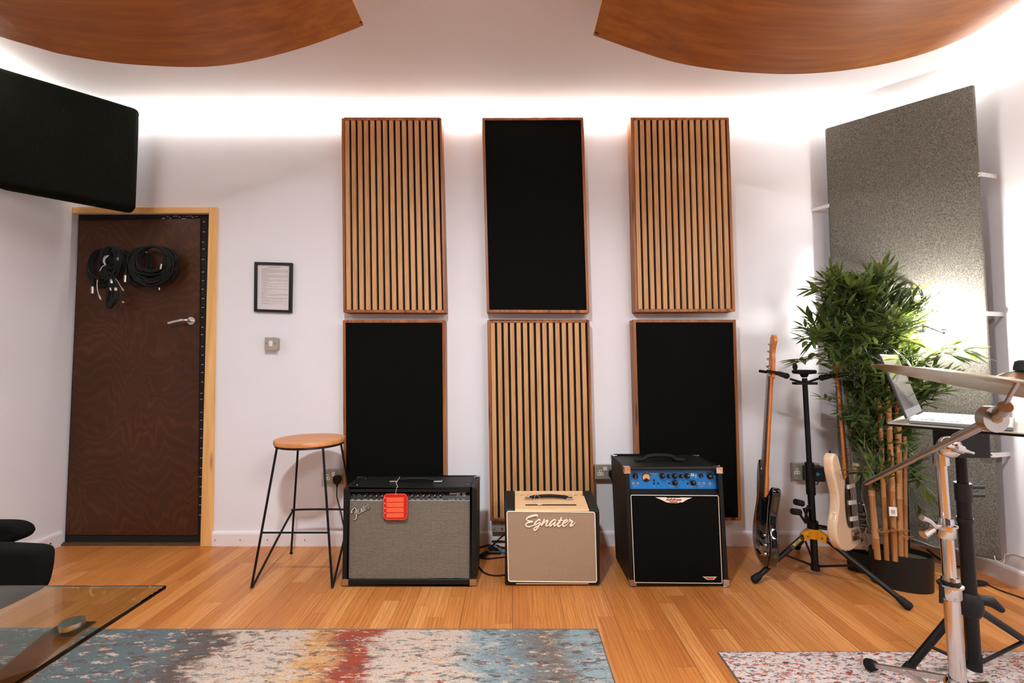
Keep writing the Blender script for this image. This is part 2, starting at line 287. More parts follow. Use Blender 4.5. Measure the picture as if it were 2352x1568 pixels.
# ------------------------------------------------------------------ mesh builder
def catmull(pts, n=6, closed=False):
    P = [Vector(p) for p in pts]; out = []
    L = len(P)
    for i in range(L if closed else L-1):
        p0 = P[(i-1) % L] if closed or i > 0 else P[0]; p1 = P[i]; p2 = P[(i+1) % L]
        p3 = P[(i+2) % L] if closed or i+2 < L else P[-1]
        for k in range(n):
            t = k/n
            out.append(0.5*((2*p1)+(p2-p0)*t+(2*p0-5*p1+4*p2-p3)*t*t+(3*p1-p0-3*p2+p3)*t**3))
    if not closed: out.append(P[-1])
    return out
class MB:
    def __init__(s, T=None): s.v = []; s.f = []; s.sm = []; s.mi = []; s.T = T
    def add(s, vs, fs, smooth=False, mi=0):
        o = len(s.v)
        s.v += [(s.T @ Vector(v)) if s.T else Vector(v) for v in vs]
        s.f += [tuple(i+o for i in f) for f in fs]; s.sm += [smooth]*len(fs); s.mi += [mi]*len(fs)
        return s
    def hexa(s, p, mi=0):   # p: 8 corners, bottom 4 (ccw from above) then top 4
        return s.add(p, [(3, 2, 1, 0), (4, 5, 6, 7), (0, 1, 5, 4), (1, 2, 6, 5), (2, 3, 7, 6), (3, 0, 4, 7)], False, mi)
    def box(s, x0, x1, y0, y1, z0, z1, mi=0):
        return s.hexa([(x0, y0, z0), (x1, y0, z0), (x1, y1, z0), (x0, y1, z0), (x0, y0, z1), (x1, y0, z1), (x1, y1, z1), (x0, y1, z1)], mi)
    def slab(s, q, back, mi=0):  # q: TL TR BR BL quad in space, back: thickness vector
        q = [Vector(a) for a in q]; b = Vector(back)
        return s.hexa([q[3], q[2], q[2]+b, q[3]+b, q[0], q[1], q[1]+b, q[0]+b], mi)
    def prism(s, pts, d, smooth_side=False, mi=0):  # planar closed outline extruded by d
        P = [Vector(p) for p in pts]; d = Vector(d); n = len(P)
        s.add(P+[p+d for p in P], [tuple(range(n))[::-1], tuple(range(n, 2*n))], False, mi)
        s.add(P+[p+d for p in P], [(i, (i+1) % n, (i+1) % n+n, i+n) for i in range(n)], smooth_side, mi)
        return s
    def tube(s, pts, r, n=10, mi=0, closed=False, flat=None, cap=True):
        P = [Vector(p) for p in pts]; L = len(P)
        if L < 2: return s
        R = r if isinstance(r, (list, tuple)) else [r]*L
        tang = []
        for i in range(L):
            a = P[(i-1) % L] if closed or i > 0 else P[i]; b = P[(i+1) % L] if closed or i < L-1 else P[i]
            t = (b-a); tang.append(t.normalized() if t.length > 1e-9 else Vector((0, 0, 1)))
        up = Vector(flat) if flat else (Vector((0, 0, 1)) if abs(tang[0].z) < 0.9 else Vector((1, 0, 0)))
        u = (up - tang[0]*up.dot(tang[0])).normalized()
        V = []
        for i in range(L):
            t = tang[i]; uu = u - t*u.dot(t)
            u = uu.normalized() if uu.length > 1e-6 else t.orthogonal().normalized()
            w_ = t.cross(u)
            for k in range(n):
                a = 2*PI*k/n; V.append(P[i] + (u*math.cos(a) + w_*math.sin(a))*R[i])
        Fc = []
        for i in range(L if closed else L-1):
            j = (i+1) % L
            for k in range(n):
                k2 = (k+1) % n; Fc.append((i*n+k, i*n+k2, j*n+k2, j*n+k))
        s.add(V, Fc, True, mi)
        if cap and not closed:
            s.add(V[:n], [tuple(range(n))[::-1]], False, mi); s.add(V[-n:], [tuple(range(n))], False, mi)
        return s
    def cyl(s, p0, p1, r0, r1=None, n=16, mi=0): return s.tube([p0, p1], [r0, r0 if r1 is None else r1], n, mi)
    def lathe(s, prof, org, axis=(0, 0, 1), n=24, mi=0):  # prof: (r, h)
        ax = Vector(axis).normalized(); u = ax.orthogonal().normalized(); w_ = ax.cross(u); o = Vector(org)
        V = []
        for r, h in prof:
            for k in range(n):
                a = 2*PI*k/n; V.append(o + ax*h + (u*math.cos(a)+w_*math.sin(a))*max(r, 1e-5))
        Fc = []
        for i in range(len(prof)-1):
            for k in range(n):
                k2 = (k+1) % n; Fc.append((i*n+k, i*n+k2, (i+1)*n+k2, (i+1)*n+k))
        return s.add(V, Fc, True, mi)
    def ball(s, c, r, n=16, sc3=(1, 1, 1), mi=0):
        V = []; Fc = []; m = n//2
        for i in range(m+1):
            th = PI*i/m
            for k in range(n):
                a = 2*PI*k/n
                V.append(Vector(c)+Vector((r*sc3[0]*math.sin(th)*math.cos(a), r*sc3[1]*math.sin(th)*math.sin(a), r*sc3[2]*math.cos(th))))
        for i in range(m):
            for k in range(n):
                k2 = (k+1) % n; Fc.append((i*n+k, (i+1)*n+k, (i+1)*n+k2, i*n+k2))
        return s.add(V, Fc, True, mi)
    def build(s, name, mats, parent=None, bevel=0, seg=2, origin=None, **props):
        if not isinstance(mats, (list, tuple)): mats = [mats]
        if parent is not None: org = parent.matrix_basis.translation if not parent.parent else parent.matrix_basis.translation + parent.parent.matrix_basis.translation
        elif origin is not None: org = Vector(origin)
        else:
            xs = [v.x for v in s.v]; ys = [v.y for v in s.v]; zs = [v.z for v in s.v]
            org = Vector(((min(xs)+max(xs))/2, (min(ys)+max(ys))/2, min(zs)))
        me = bpy.data.meshes.new(name)
        me.from_pydata([tuple(v-org) for v in s.v], [], s.f)
        me.polygons.foreach_set('use_smooth', s.sm); me.polygons.foreach_set('material_index', s.mi)
        for m_ in mats: me.materials.append(M(m_))
        me.validate(); me.update()
        # consistent outward normals
        import bmesh
        bm = bmesh.new(); bm.from_mesh(me); bmesh.ops.remove_doubles(bm, verts=bm.verts, dist=1e-6) if bevel else None
        bmesh.ops.recalc_face_normals(bm, faces=bm.faces); bm.to_mesh(me); bm.free()
        if any(s.sm): me.set_sharp_from_angle(angle=math.radians(42))
        o = bpy.data.objects.new(name, me); C.objects.link(o)
        if parent is not None: o.parent = parent
        else: o.location = org
        if bevel:
            b = o.modifiers.new('bevel', 'BEVEL'); b.width = bevel; b.segments = seg; b.limit_method = 'ANGLE'; b.angle_limit = math.radians(50)
        for k, v in props.items(): o[k] = v
        return o
def thing(name, label, cat, loc, group=None):
    o = bpy.data.objects.new(name, None); C.objects.link(o); o.location = loc; o['label'] = label; o['category'] = cat
    o.empty_display_size = 0.05
    if group: o['group'] = group
    return o
def tag(o, label, cat, group=None):
    o['label'] = label; o['category'] = cat
    if group: o['group'] = group
    return o
def struct(o): o['kind'] = 'structure'; return o
def strokes(mb, lines, T, r, n=8, smooth=5, flat=1.0):
    """2D pen strokes (x, y[, r]) mapped by T(x, y) -> point"""
    for ln_ in lines:
        rr = [p[2] if len(p) > 2 else r for p in ln_]
        P = catmull([Vector((p[0], p[1], q)) for p, q in zip(ln_, rr)], smooth)
        mb.tube([T(p.x, p.y) for p in P], [p.z for p in P], n)
    return mb
def text_mesh(mb, txt, T, size, align='LEFT', shear=0.0, mi=0, bold=0.0, depth=0.0006):
    cu = bpy.data.curves.new('t', 'FONT'); cu.body = txt; cu.size = size; cu.align_x = align; cu.shear = shear; cu.extrude = depth; cu.offset = bold; cu.resolution_u = 2
    ob = bpy.data.objects.new('t', cu); C.objects.link(ob)
    dg = bpy.context.evaluated_depsgraph_get(); me = bpy.data.meshes.new_from_object(ob.evaluated_get(dg))
    mb.add([T @ v.co for v in me.vertices], [tuple(p.vertices) for p in me.polygons], False, mi)
    bpy.data.objects.remove(ob); bpy.data.curves.remove(cu); bpy.data.meshes.remove(me)
def face_T(p, right=(1, 0, 0), up=(0, 0, 1)):
    r = Vector(right).normalized(); u = Vector(up).normalized(); n = r.cross(u)
    return Matrix(((r.x, u.x, n.x, p[0]), (r.y, u.y, n.y, p[1]), (r.z, u.z, n.z, p[2]), (0, 0, 0, 1)))

# ------------------------------------------------------------------ room shell
struct(MB().box(LX-.1, RX+.1, FY-.1, WY+.1, -.1, 0).build('floor', 'oak_laminate', origin=(0, 0, 0)))
struct(MB().box(LX-.1, RX+.1, FY-.1, WY+.1, CZ, CZ+.1).build('ceiling', 'ceiling_paint', origin=(0, 0, CZ)))
DXL, DXR, DZT = LX+.005, atY(482, 700, WY).x, atY(300, 490, WY).z   # door opening
mb = MB().box(DXR, RX+.1, WY, WY+.12, 0, CZ).box(LX-.1, DXR, WY, WY+.12, DZT, CZ)
mb.box(LX-.1, DXR, WY+.10, WY+.12, 0, DZT)
struct(mb.build('wall_back', 'wall_paint', origin=(0, WY, 0)))
struct(MB().box(LX-.12, LX, FY, WY+.1, 0, CZ).build('wall_left', 'wall_paint', origin=(LX, 0, 0)))
struct(MB().box(RX, RX+.12, FY, WY+.1, 0, CZ).build('wall_right', 'wall_paint', origin=(RX, 0, 0)))
simple('dark_paint', lin(70, 66, 64), 0.8)
struct(MB().box(LX, RX, FY-.1, FY, 0, CZ).build('wall_front', 'dark_paint', origin=(0, FY, 0)))
SK = 0.085
def skirt(name, pts, d):
    prof = [(0, 0), (.016, 0), (.016, SK-.016), (.013, SK-.006), (.006, SK), (0, SK)]
    a, b = Vector(pts[0]), Vector(pts[1]); dd = Vector(d)
    mb = MB().prism([a + dd*p + Vector((0, 0, q)) for p, q in prof], b-a)
    o = struct(mb.build(name, 'skirting_paint')); return o
sb = skirt('baseboard_back', ((DXR+.05, WY, 0), (RX-.016, WY, 0)), (0, -1, 0))
sl = skirt('baseboard_left', ((LX, FY, 0), (LX, WY-.001, 0)), (1, 0, 0))
sr = skirt('baseboard_right', ((RX, FY, 0), (RX, WY-.001, 0)), (-1, 0, 0))
for px in (494, 552, 614, 700): 
    p = atY(px, 1240, WY-.016); MB().cyl(p, p+Vector((0, -.0015, 0)), .0035, n=10).build('screw_head', 'screw_dark', sb)
mb = MB(); p = atX(116, 1248, LX+.016); mb.cyl(p, p+Vector((.0015, 0, 0)), .005, n=10); mb.build('screw_head', 'screw_dark', sl)

# door
door = struct(thing('door_1', 'x', 'x', ((DXL+DXR)/2, WY, 0)))
del door['label']; del door['category']
q = [atY(172, 492, WY+.02), atY(481, 492, WY+.02), atY(472, 1246, WY+.02), atY(140, 1246, WY+.02)]
q[0].x = q[3].x = LX+.008; q[3].z = q[2].z = .012; q[1].x = q[2].x = DXR-.002
MB().slab(q, (0, .04, 0)).build('door_leaf', 'black_felt', door, bevel=.002)
q2 = [atY(178, 506, WY+.012), atY(460, 502, WY+.012), atY(454, 1229, WY+.012), atY(156, 1228, WY+.012)]
q2[0].x = q2[3].x = LX+.02
MB().slab(q2, (0, .008, 0)).build('plywood_face', 'door_ply', door, bevel=.001)
mb = MB()
rs = random.Random(3)
for i in range(34):
    y = 512 + i*21.5 + rs.uniform(-5, 5); x = 468 - (y-512)*0.012
    if y > 1190: continue
    p = atY(x+rs.uniform(-1, 1), y, WY+.0185); mb.box(p.x-.007, p.x+.007, p.y-.001, p.y+.001, p.z-.0012, p.z+.0012)
for i in range(13):
    p = atY(372+i*6.6+rs.uniform(-2, 2), 499+rs.uniform(-3, 3), WY+.0185); mb.box(p.x-.006, p.x+.006, p.y-.001, p.y+.001, p.z-.001, p.z+.001)
mb.build('staple_row', 'bracket_zinc', door)
p = atY(441, 737, WY+.012)
mb = MB().lathe([(0, -.011), (.024, -.011), (.026, -.008), (.026, 0)], p, (0, 1, 0), 24)
mb.cyl(p, p+Vector((0, -.045, 0)), .009)
e = atY(387, 741, WY-.04)
mb.tube(catmull([p+Vector((0, -.042, 0)), p+Vector((-.02, -.052, 0)), (p+e)/2+Vector((0, -.028, .003)), e+Vector((0, 0, -.002))], 6), [.009]*18+[.0085], 12)
mb.build('door_handle', 'brushed_steel', door)
struct(MB().box(LX+.001, DXR+.002, WY-.01, WY+.09, 0, .011).build('threshold', 'threshold_wood', door))
# architrave
fr0, fr1 = atY(498, 476, WY-.012), atY(481, 490, WY-.012)
b0 = atY(486, 1250, WY-.012)
mb = MB().slab([(fr1.x, WY-.018, fr0.z), (fr0.x, WY-.018, fr0.z), (b0.x+.004, WY-.018, 0), (DXR-.002, WY-.018, 0)], (0, .017, 0))
struct(mb.build('trim_1', 'pine', bevel=.002))
wood('pine_cross', lin(206, 150, 84), lin(236, 190, 124), lin(224, 172, 102), 'X', 0.7, 0.5)
struct(MB().box(LX+.001, fr1.x-.001, WY-.018, WY-.001, fr1.z, fr0.z).build('trim_2', 'pine_cross', bevel=.002))

# LED strips along ceiling corners
def strip(pts, name, label):
    t = thing(name, label, 'light strip', pts[0])
    MB().tube(pts, .005, 6).build('led_tape', 'led_light', t)
    return t
zl = CZ-.045
strip([(LX+.05, WY-.022, zl), (RX-.05, WY-.022, zl)], 'led_strip', 'bright warm white LED strip glowing along the top of the back wall')
strip([(LX+.022, -.4, zl), (LX+.022, WY-.05, zl)], 'led_strip', 'warm white LED strip running above the black corner trap on the left wall')
strip([(RX-.022, -.4, zl), (RX-.022, WY-.05, zl)], 'led_strip', 'warm white LED strip along the top of the right wall by the tall grey panel')
pts = [atY(px, py, WY-.03) for px, py in ((325, 256), (400, 262), (480, 264), (560, 261), (610, 258), (700, 262), (780, 263), (900, 258), (1000, 262), (1120, 258), (1250, 262), (1400, 258), (1550, 263), (1700, 259), (1860, 262))]
tag(MB().tube(catmull(pts, 4), .0022, 6).build('power_wire', 'cable_grey'), 'thin pale wire sagging along the top of the back wall', 'wire')

# ceiling clouds
def cloud(pxs, Yf, Yb, name, label, tipL=True):
    far = [atY(px, py, Yf) for px, py in pxs]; far = catmull(far, 5)
    n = len(far); t = thing(name, label, 'ceiling panel', (sum(p.x for p in far)/n, (Yf+Yb)/2, min(p.z for p in far)))
    ny = 12; V = []; Fc = []
    for j in range(ny+1):
        y = Yf + (Yb-Yf)*j/ny
        for p in far: V.append((p.x, y, p.z))
    V2 = [(v[0], v[1], v[2]+.009) for v in V]
    for j in range(ny):
        for i in range(n-1): a = j*n+i; Fc.append((a, a+1, a+n+1, a+n))
    m = len(V)
    mb = MB(); mb.add(V, Fc, True); mb.add(V2, [tuple(k for k in f[::-1]) for f in Fc], True)
    ed = []
    def qe(a, b): ed.append((a, b, b+m, a+m))
    for i in range(n-1): qe(i, i+1); qe(ny*n+i+1, ny*n+i)
    for j in range(ny): qe((j+1)*n, j*n); qe(j*n+n-1, (j+1)*n+n-1)
    mb.add(V+V2, ed, False, 1)
    mb.build('curved_sheet', ['cloud_ply', 'cloud_edge'], t)
    for end in ((far[1], far[0]), (far[-2], far[-1])):
        for j in range(3):
            for side in (Yf-.02, ):
                q = end[0].lerp(end[1], .35+.2*j); nrm = Vector((end[1].z-end[0].z, 0, -(end[1].x-end[0].x))).normalized()
                if nrm.z > 0: nrm = -nrm
                q = q + Vector((0, side-q.y, 0)); MB().cyl(q+nrm*.0002, q+nrm*.0012, .004, n=10).build('screw_head', 'screw_dark', t)
    # hanging battens that hold the sheet ends to the ceiling
    for k in (0, -1):
        e = far[k]; dx = .02 if k == 0 else -.02
        MB().box(min(e.x+dx, e.x+3*dx), max(e.x+dx, e.x+3*dx), Yb+.05, Yf-.05, e.z+.010, CZ).build('hanging_batten', 'cloud_edge', t)
    return t
cloud([(-70, 58), (0, 84), (85, 109), (150, 126), (280, 146), (430, 154), (520, 149), (600, 135), (700, 108), (790, 76), (835, 58)], 1.88, .62, 'ceiling_cloud',
      'curved plywood acoustic panel hanging from the ceiling, darker one above the door')
cloud([(1363, 81), (1450, 112), (1550, 143), (1650, 160), (1740, 168), (1830, 170), (1930, 163), (2040, 145), (2150, 114), (2250, 68), (2310, 26), (2343, 0)], 1.88, .62, 'ceiling_cloud',
      'curved plywood acoustic panel hanging from the ceiling, brighter one above the amplifiers and plant')

# black corner trap
tr = [(-2.241, 2.675), (-2.690, 2.235), (-2.690, 2.37), (-2.33, 2.755)]
zb, zt = 2.005, 2.628
mb = MB().prism([Vector((x, y, zb)) for x, y in tr], (0, 0, zt-zb))
o = mb.build('bass_trap', 'black_carpet', bevel=.028, seg=4)
tag(o, 'black carpeted bass trap fixed high across the left corner above the door', 'acoustic panel')

# grey corner panel
A0 = Vector((1.925, 2.71, 0)); A1 = Vector((2.385, 2.262, 0)); nrm = Vector((.707, .707, 0))
z0, z1 = .13, 2.525; sh = Vector((-.02, 0, 0))
t = thing('corner_panel', 'tall grey felt acoustic panel standing across the right corner behind the plant', 'acoustic panel', (2.16, 2.5, 0))
q = [A0+sh+Vector((0, 0, z1)), A1+sh+Vector((0, 0, z1)), A1+Vector((0, 0, z0)), A0+Vector((0, 0, z0))]
MB().slab(q, nrm*.055).build('felt_face', 'grey_felt', t, bevel=.012, seg=3)
MB().slab([q[0]+nrm*.056, q[1]+nrm*.056, q[2]+nrm*.056, q[3]+nrm*.056], nrm*.006).build('back_board', 'black_metal', t)
def bracket(px, py, side):
    # L plate screwed on the panel edge, arm reaching the wall
    tt = (A1-A0).normalized()
    mb = MB()
    if side == 'R':
        k = A1 + sh*.5; p = Vector((k.x, k.y, 0)); z = atY(px, py, p.y).z
        p.z = z; a = p - tt*.055 - nrm*.001
        mb.slab([a+Vector((0, 0, .011)), p+Vector((0, 0, .011))-nrm*.001, p-Vector((0, 0, .011))-nrm*.001, a-Vector((0, 0, .011))], -nrm*.002)
        e = Vector((RX, p.y-.02+.02, z)); f = p-nrm*.002
        mb.slab([f+Vector((0, 0, .011)), Vector((RX-.001, f.y+.03, z+.011)), Vector((RX-.001, f.y+.03, z-.011)), f-Vector((0, 0, .011))], (0, .002, 0))
        holes = [a.lerp(p, u)-nrm*.003 for u in (.2, .5, .8)]
    else:
        k = A0 + sh*.5; p = Vector((k.x, k.y, 0)); z = atY(px, py, p.y).z
        p.z = z; a = p + tt*.04
        mb.slab([p+Vector((0, 0, .010))-nrm*.001, a+Vector((0, 0, .010))-nrm*.001, a-Vector((0, 0, .010))-nrm*.001, p-Vector((0, 0, .010))-nrm*.001], -nrm*.002)
        f = p-nrm*.002
        mb.slab([Vector((f.x-.05, WY-.003, z+.010)), f+Vector((0, 0, .010)), f-Vector((0, 0, .010)), Vector((f.x-.05, WY-.003, z-.010))], (0, .002, 0))
        holes = [a.lerp(p, u)-nrm*.003 for u in (.3, .7)]
    b = mb.build('bracket', 'bracket_zinc', t)
    for c in holes: MB().cyl(c, c-nrm*.0005, .0035, n=10).build('bracket_hole', 'screw_dark', b)
for a in ((2270, 400, 'R'), (2290, 720, 'R'), (2312, 1045, 'R'), (1910, 472, 'L')): bracket(*a)

# wall panels
PY = 2.712
def lerp4(q, u, v):
    return q[0].lerp(q[1], u).lerp(q[3].lerp(q[2], u), v)
def panel(name, label, pxs, kind, group):
    q = [atY(x, y, PY) for x, y in pxs]
    t = thing(name, label, 'acoustic panel', ((q[0].x+q[1].x)/2, WY, min(q[2].z, q[3].z)), group)
    W = (q[1]-q[0]).length; H = (q[0]-q[3]).length; D = WY-PY-.001
    fw = .016; u = fw/W; v = fw/H
    mb = MB()
    mb.slab([q[0], lerp4(q, u, 0), lerp4(q, u, 1), q[3]], (0, D, 0)); mb.slab([lerp4(q, 1-u, 0), q[1], q[2], lerp4(q, 1-u, 1)], (0, D, 0))
    mb.slab([lerp4(q, u, 0), lerp4(q, 1-u, 0), lerp4(q, 1-u, v), lerp4(q, u, v)], (0, D, 0)); mb.slab([lerp4(q, u, 1-v), lerp4(q, 1-u, 1-v), lerp4(q, 1-u, 1), lerp4(q, u, 1)], (0, D, 0))
    mb.build('frame', 'panel_frame', t, bevel=.0025)
    y_in = Vector((0, .006, 0))
    if kind == 'slat':
        MB().slab([lerp4(q, u, v)+Vector((0, .018, 0)), lerp4(q, 1-u, v)+Vector((0, .018, 0)), lerp4(q, 1-u, 1-v)+Vector((0, .018, 0)), lerp4(q, u, 1-v)+Vector((0, .018, 0))], (0, .03, 0)).build('felt_backing', 'black_felt', t)
        mb = MB(); n = 15; span = 1-2*u; pitch = span/n
        for i in range(n):
            a = u + pitch*i + pitch*.10; b = a + pitch*.645
            mb.slab([lerp4(q, a, v)+y_in*.3, lerp4(q, b, v)+y_in*.3, lerp4(q, b, 1-v)+y_in*.3, lerp4(q, a, 1-v)+y_in*.3], (0, .0165, 0))
        mb.build('slats', 'slat_oak', t, bevel=.0012)
    else:
        mb = MB(); n = 12; V = []
        for j in range(n+1):
            for i in range(n+1):
                a, b = i/n, j/n
                bulge = .004*min(1, 6*min(a, 1-a, b, 1-b))
                V.append(lerp4(q, u+(1-2*u)*a, v+(1-2*v)*b)+Vector((0, .007-bulge, 0)))
        Fc = [(j*(n+1)+i, (j+1)*(n+1)+i, (j+1)*(n+1)+i+1, j*(n+1)+i+1) for j in range(n) for i in range(n)]
        mb.add(V, Fc, True)
        mb.slab([lerp4(q, u, v)+Vector((0, .012, 0)), lerp4(q, 1-u, v)+Vector((0, .012, 0)), lerp4(q, 1-u, 1-v)+Vector((0, .012, 0)), lerp4(q, u, 1-v)+Vector((0, .012, 0))], (0, .03, 0))
        mb.build('cloth_face', 'black_cloth', t)
    return t
G1, G2 = 'slatted oak acoustic panels on the back wall', 'black fabric acoustic panels on the back wall'
panel('slat_panel', 'slatted oak wall panel in the top row, left of the upper black panel', [(784, 270), (1014, 270), (1025, 718), (788, 717)], 'slat', G1)
panel('fabric_panel', 'black fabric wall panel in the top row, between two slatted panels', [(1107, 270), (1340, 269), (1354, 718), (1118, 717)], 'cloth', G2)
panel('slat_panel', 'slatted oak wall panel in the top row nearest the tall grey panel', [(1448, 269), (1675, 269), (1689, 715), (1459, 716)], 'slat', G1)
panel('fabric_panel', 'black fabric wall panel in the bottom row behind the stool and widest amplifier', [(787, 735), (1022, 735), (1025, 1195), (789, 1195)], 'cloth', G2)
panel('slat_panel', 'slatted oak wall panel in the bottom row behind the tan amplifier', [(1119, 735), (1354, 735), (1366, 1196), (1126, 1196)], 'slat', G1)
panel('fabric_panel', 'black fabric wall panel in the bottom row behind the blue fronted amplifier', [(1454, 734), (1690, 734), (1703, 1195), (1467, 1195)], 'cloth', G2)

# ================================================================== small wall things
# framed notice
t = thing('picture_frame', 'black framed typed notice hanging beside the door', 'picture', atY(626, 717, WY))
q = [atY(584, 601, WY-.02), atY(670.5, 603.5, WY-.02), atY(668.5, 718, WY-.02), atY(583, 715, WY-.02)]
mb = MB(); fu, fv = .065, .05
mb.slab([q[0], lerp4(q, fu, 0), lerp4(q, fu, 1), q[3]], (0, .019, 0)); mb.slab([lerp4(q, 1-fu*1.1, 0), q[1], q[2], lerp4(q, 1-fu*1.1, 1)], (0, .019, 0))
mb.slab([lerp4(q, fu, 0), lerp4(q, 1-fu*1.1, 0), lerp4(q, 1-fu*1.1, fv), lerp4(q, fu, fv)], (0, .019, 0)); mb.slab([lerp4(q, fu, 1-fv), lerp4(q, 1-fu*1.1, 1-fv), lerp4(q, 1-fu*1.1, 1), lerp4(q, fu, 1)], (0, .019, 0))
mb.build('frame', 'black_plastic', t, bevel=.001)
pq = [lerp4(q, fu, fv)+Vector((0, .011, 0)), lerp4(q, 1-fu*1.1, fv)+Vector((0, .011, 0)), lerp4(q, 1-fu*1.1, 1-fv)+Vector((0, .011, 0)), lerp4(q, fu, 1-fv)+Vector((0, .011, 0))]
MB().slab(pq, (0, .003, 0)).build('paper_sheet', 'paper', t)
def onq(u, v, dy=-.0006): return lerp4(pq, u, v)+Vector((0, dy, 0))
mb = MB(); rs = random.Random(11)
def textline(u0, u1, v, h):
    u = u0
    while u < u1-.01:
        w_ = min(rs.uniform(.015, .06), u1-u); mb.slab([onq(u, v), onq(u+w_, v), onq(u+w_, v+h), onq(u, v+h)], (0, .0003, 0)); u += w_+.008
text_mesh(mb, 'STUDIO RULES', face_T(onq(.52, .065, -.001)), .0115, 'CENTER', bold=.0001, depth=.0002)
tv = .085
for para in (6, 5, 4, 2, 2, 3, 1, 4, 3, 2, 2):
    textline(.12, .12+rs.uniform(.12, .28), tv, .007); tv += .0155
    for k in range(para):
        textline(.12, .95 if k < para-1 else rs.uniform(.4, .8), tv, .0045); tv += .0150
    tv += .0125
mb.build('printed_text', 'print_grey', t)
q3 = [p+Vector((0, -.003, 0)) for p in pq]
mb = MB(); mb.slab(q3, (0, .0015, 0)); mb.build('glazing', 'picture_glass', t)

# light switch (metal clad box)
def metal_box(t, c, w_, h, d, plate=True):
    MB().box(c.x-w_/2+.004, c.x+w_/2-.004, WY-d+.003, WY-.0005, c.z-h/2+.004, c.z+h/2-.004).build('back_box', 'metalclad', t, bevel=.004)
    MB().box(c.x-w_/2, c.x+w_/2, WY-d, WY-d+.003, c.z-h/2, c.z+h/2).build('face_plate', 'metalclad', t, bevel=.0025, seg=3)
c = atY(622, 789, WY-.045)
t = thing('light_switch', 'small metal light switch on the wall under the framed notice', 'switch', (c.x, WY, c.z-.04))
metal_box(t, c, .076, .078, .045)
MB().slab([(c.x-.011, WY-.051, c.z+.018), (c.x+.011, WY-.051, c.z+.018), (c.x+.011, WY-.046, c.z-.016), (c.x-.011, WY-.046, c.z-.016)], (0, .004, 0)).build('rocker', 'white_plastic', t, bevel=.001)
for sx_ in (-.028, .028): MB().cyl((c.x+sx_, WY-.045, c.z), (c.x+sx_, WY-.0465, c.z), .003, n=12).build('screw_head', 'screw_dark', t)

def socket(px0, py0, px1, py1, name, label, gangs=(0,), d=.042, front=True, rot=False):
    a = atY(px0, py0, WY-d); b = atY(px1, py1, WY-d); c = (a+b)/2; W = b.x-a.x; H = a.z-b.z
    t = thing(name, label, 'wall socket', (c.x, WY, b.z))
    metal_box(t, c, W, H, d)
    mb = MB(); hb = MB()
    y = WY-d-.0008
    def ins(x, z):
        mb.prism([(x-.008, y, z+.017), (x-.008, y, z+.001), (x-.018, y, z+.001), (x-.018, y, z-.017), (x+.018, y, z-.017), (x+.018, y, z+.001), (x+.008, y, z+.001), (x+.008, y, z+.017)], (0, .001, 0))
        hb.box(x-.0025, x+.0025, y-.0006, y, z+.004, z+.012); hb.box(x-.012, x-.006, y-.0006, y, z-.009, z-.004); hb.box(x+.006, x+.012, y-.0006, y, z-.009, z-.004)
    for g in gangs: ins(a.x+g[0]*W, c.z+g[1]*H)
    mb.build('socket_insert', 'white_plastic', t); hb.build('pin_hole', 'plug_hole', t)
    return t, c, W, H
# socket behind the stool
t, c, W, H = socket(744, 1078, 800, 1112, 'wall_socket', 'double metal wall socket behind the wooden stool', [(.13, -.02)])
mb = MB().box(c.x-W/2+W*.33, c.x-W/2+W*.33+.020, WY-.046, WY-.042, c.z+.004, c.z+.030); mb.build('rocker_switch', 'white_plastic', t, bevel=.001)
def plug(c, name, label, down=True, cord=None, tagw=False):
    t = thing(name, label, 'plug', c)
    mb = MB(); y0 = c.y
    out = [(-.022, .016), (-.014, .025), (.014, .025), (.022, .016), (.024, -.006), (.012, -.027), (-.012, -.027), (-.024, -.006)]
    mb.prism([(c.x+x, y0, c.z+z) for x, z in out], (0, -.022, 0))
    mb.build('plug_body', 'black_plastic', t, bevel=.005, seg=3)
    MB().tube([(c.x, y0-.011, c.z-.026), (c.x, y0-.012, c.z-.045)], [.007, .0045], 10).build('strain_relief', 'rubber', t)
    if cord:
        MB().tube(catmull([(c.x, y0-.012, c.z-.044)]+cord, 6), .0035, 8).build('cord', 'rubber', t)
    return t
pc = atY(776, 1100, WY-.043)
plug(pc, 'power_plug', 'black plug with cord in the socket behind the stool', cord=[tuple(pc+Vector((.004, -.02, -.10))), tuple(pc+Vector((.03, -.03, -.17))), tuple(pc+Vector((.06, -.05, -.26))), (pc.x+.08, WY-.07, .10)])
# socket between slat panel and blue amp
t, c, W, H = socket(1366, 1067, 1428, 1100, 'wall_socket', 'double metal wall socket left of the blue fronted amplifier', [(.21, -.05)])
MB().box(c.x-W/2+W*.31, c.x-W/2+W*.31+.024, WY-.046, WY-.042, c.z+.008, c.z+.030).build('rocker_switch', 'white_plastic', t, bevel=.001)
pc = atY(1406, 1087, WY-.043)
o = plug(pc, 'power_plug', 'black plug in the socket left of the blue fronted amplifier', cord=[tuple(pc+Vector((.012, -.02, -.09))), tuple(pc+Vector((.018, -.03, -.17))), tuple(pc+Vector((.012, -.04, -.25))), tuple(pc+Vector((.012, -.04, -.31))), tuple(pc+Vector((.035, -.045, -.325))), tuple(pc+Vector((.055, -.045, -.30)))])
p = pc+Vector((.014, -.02, -.085)); MB().box(p.x-.006, p.x+.006, p.y-.004, p.y+.004, p.z-.018, p.z).build('cord_label', 'white_plastic', o)
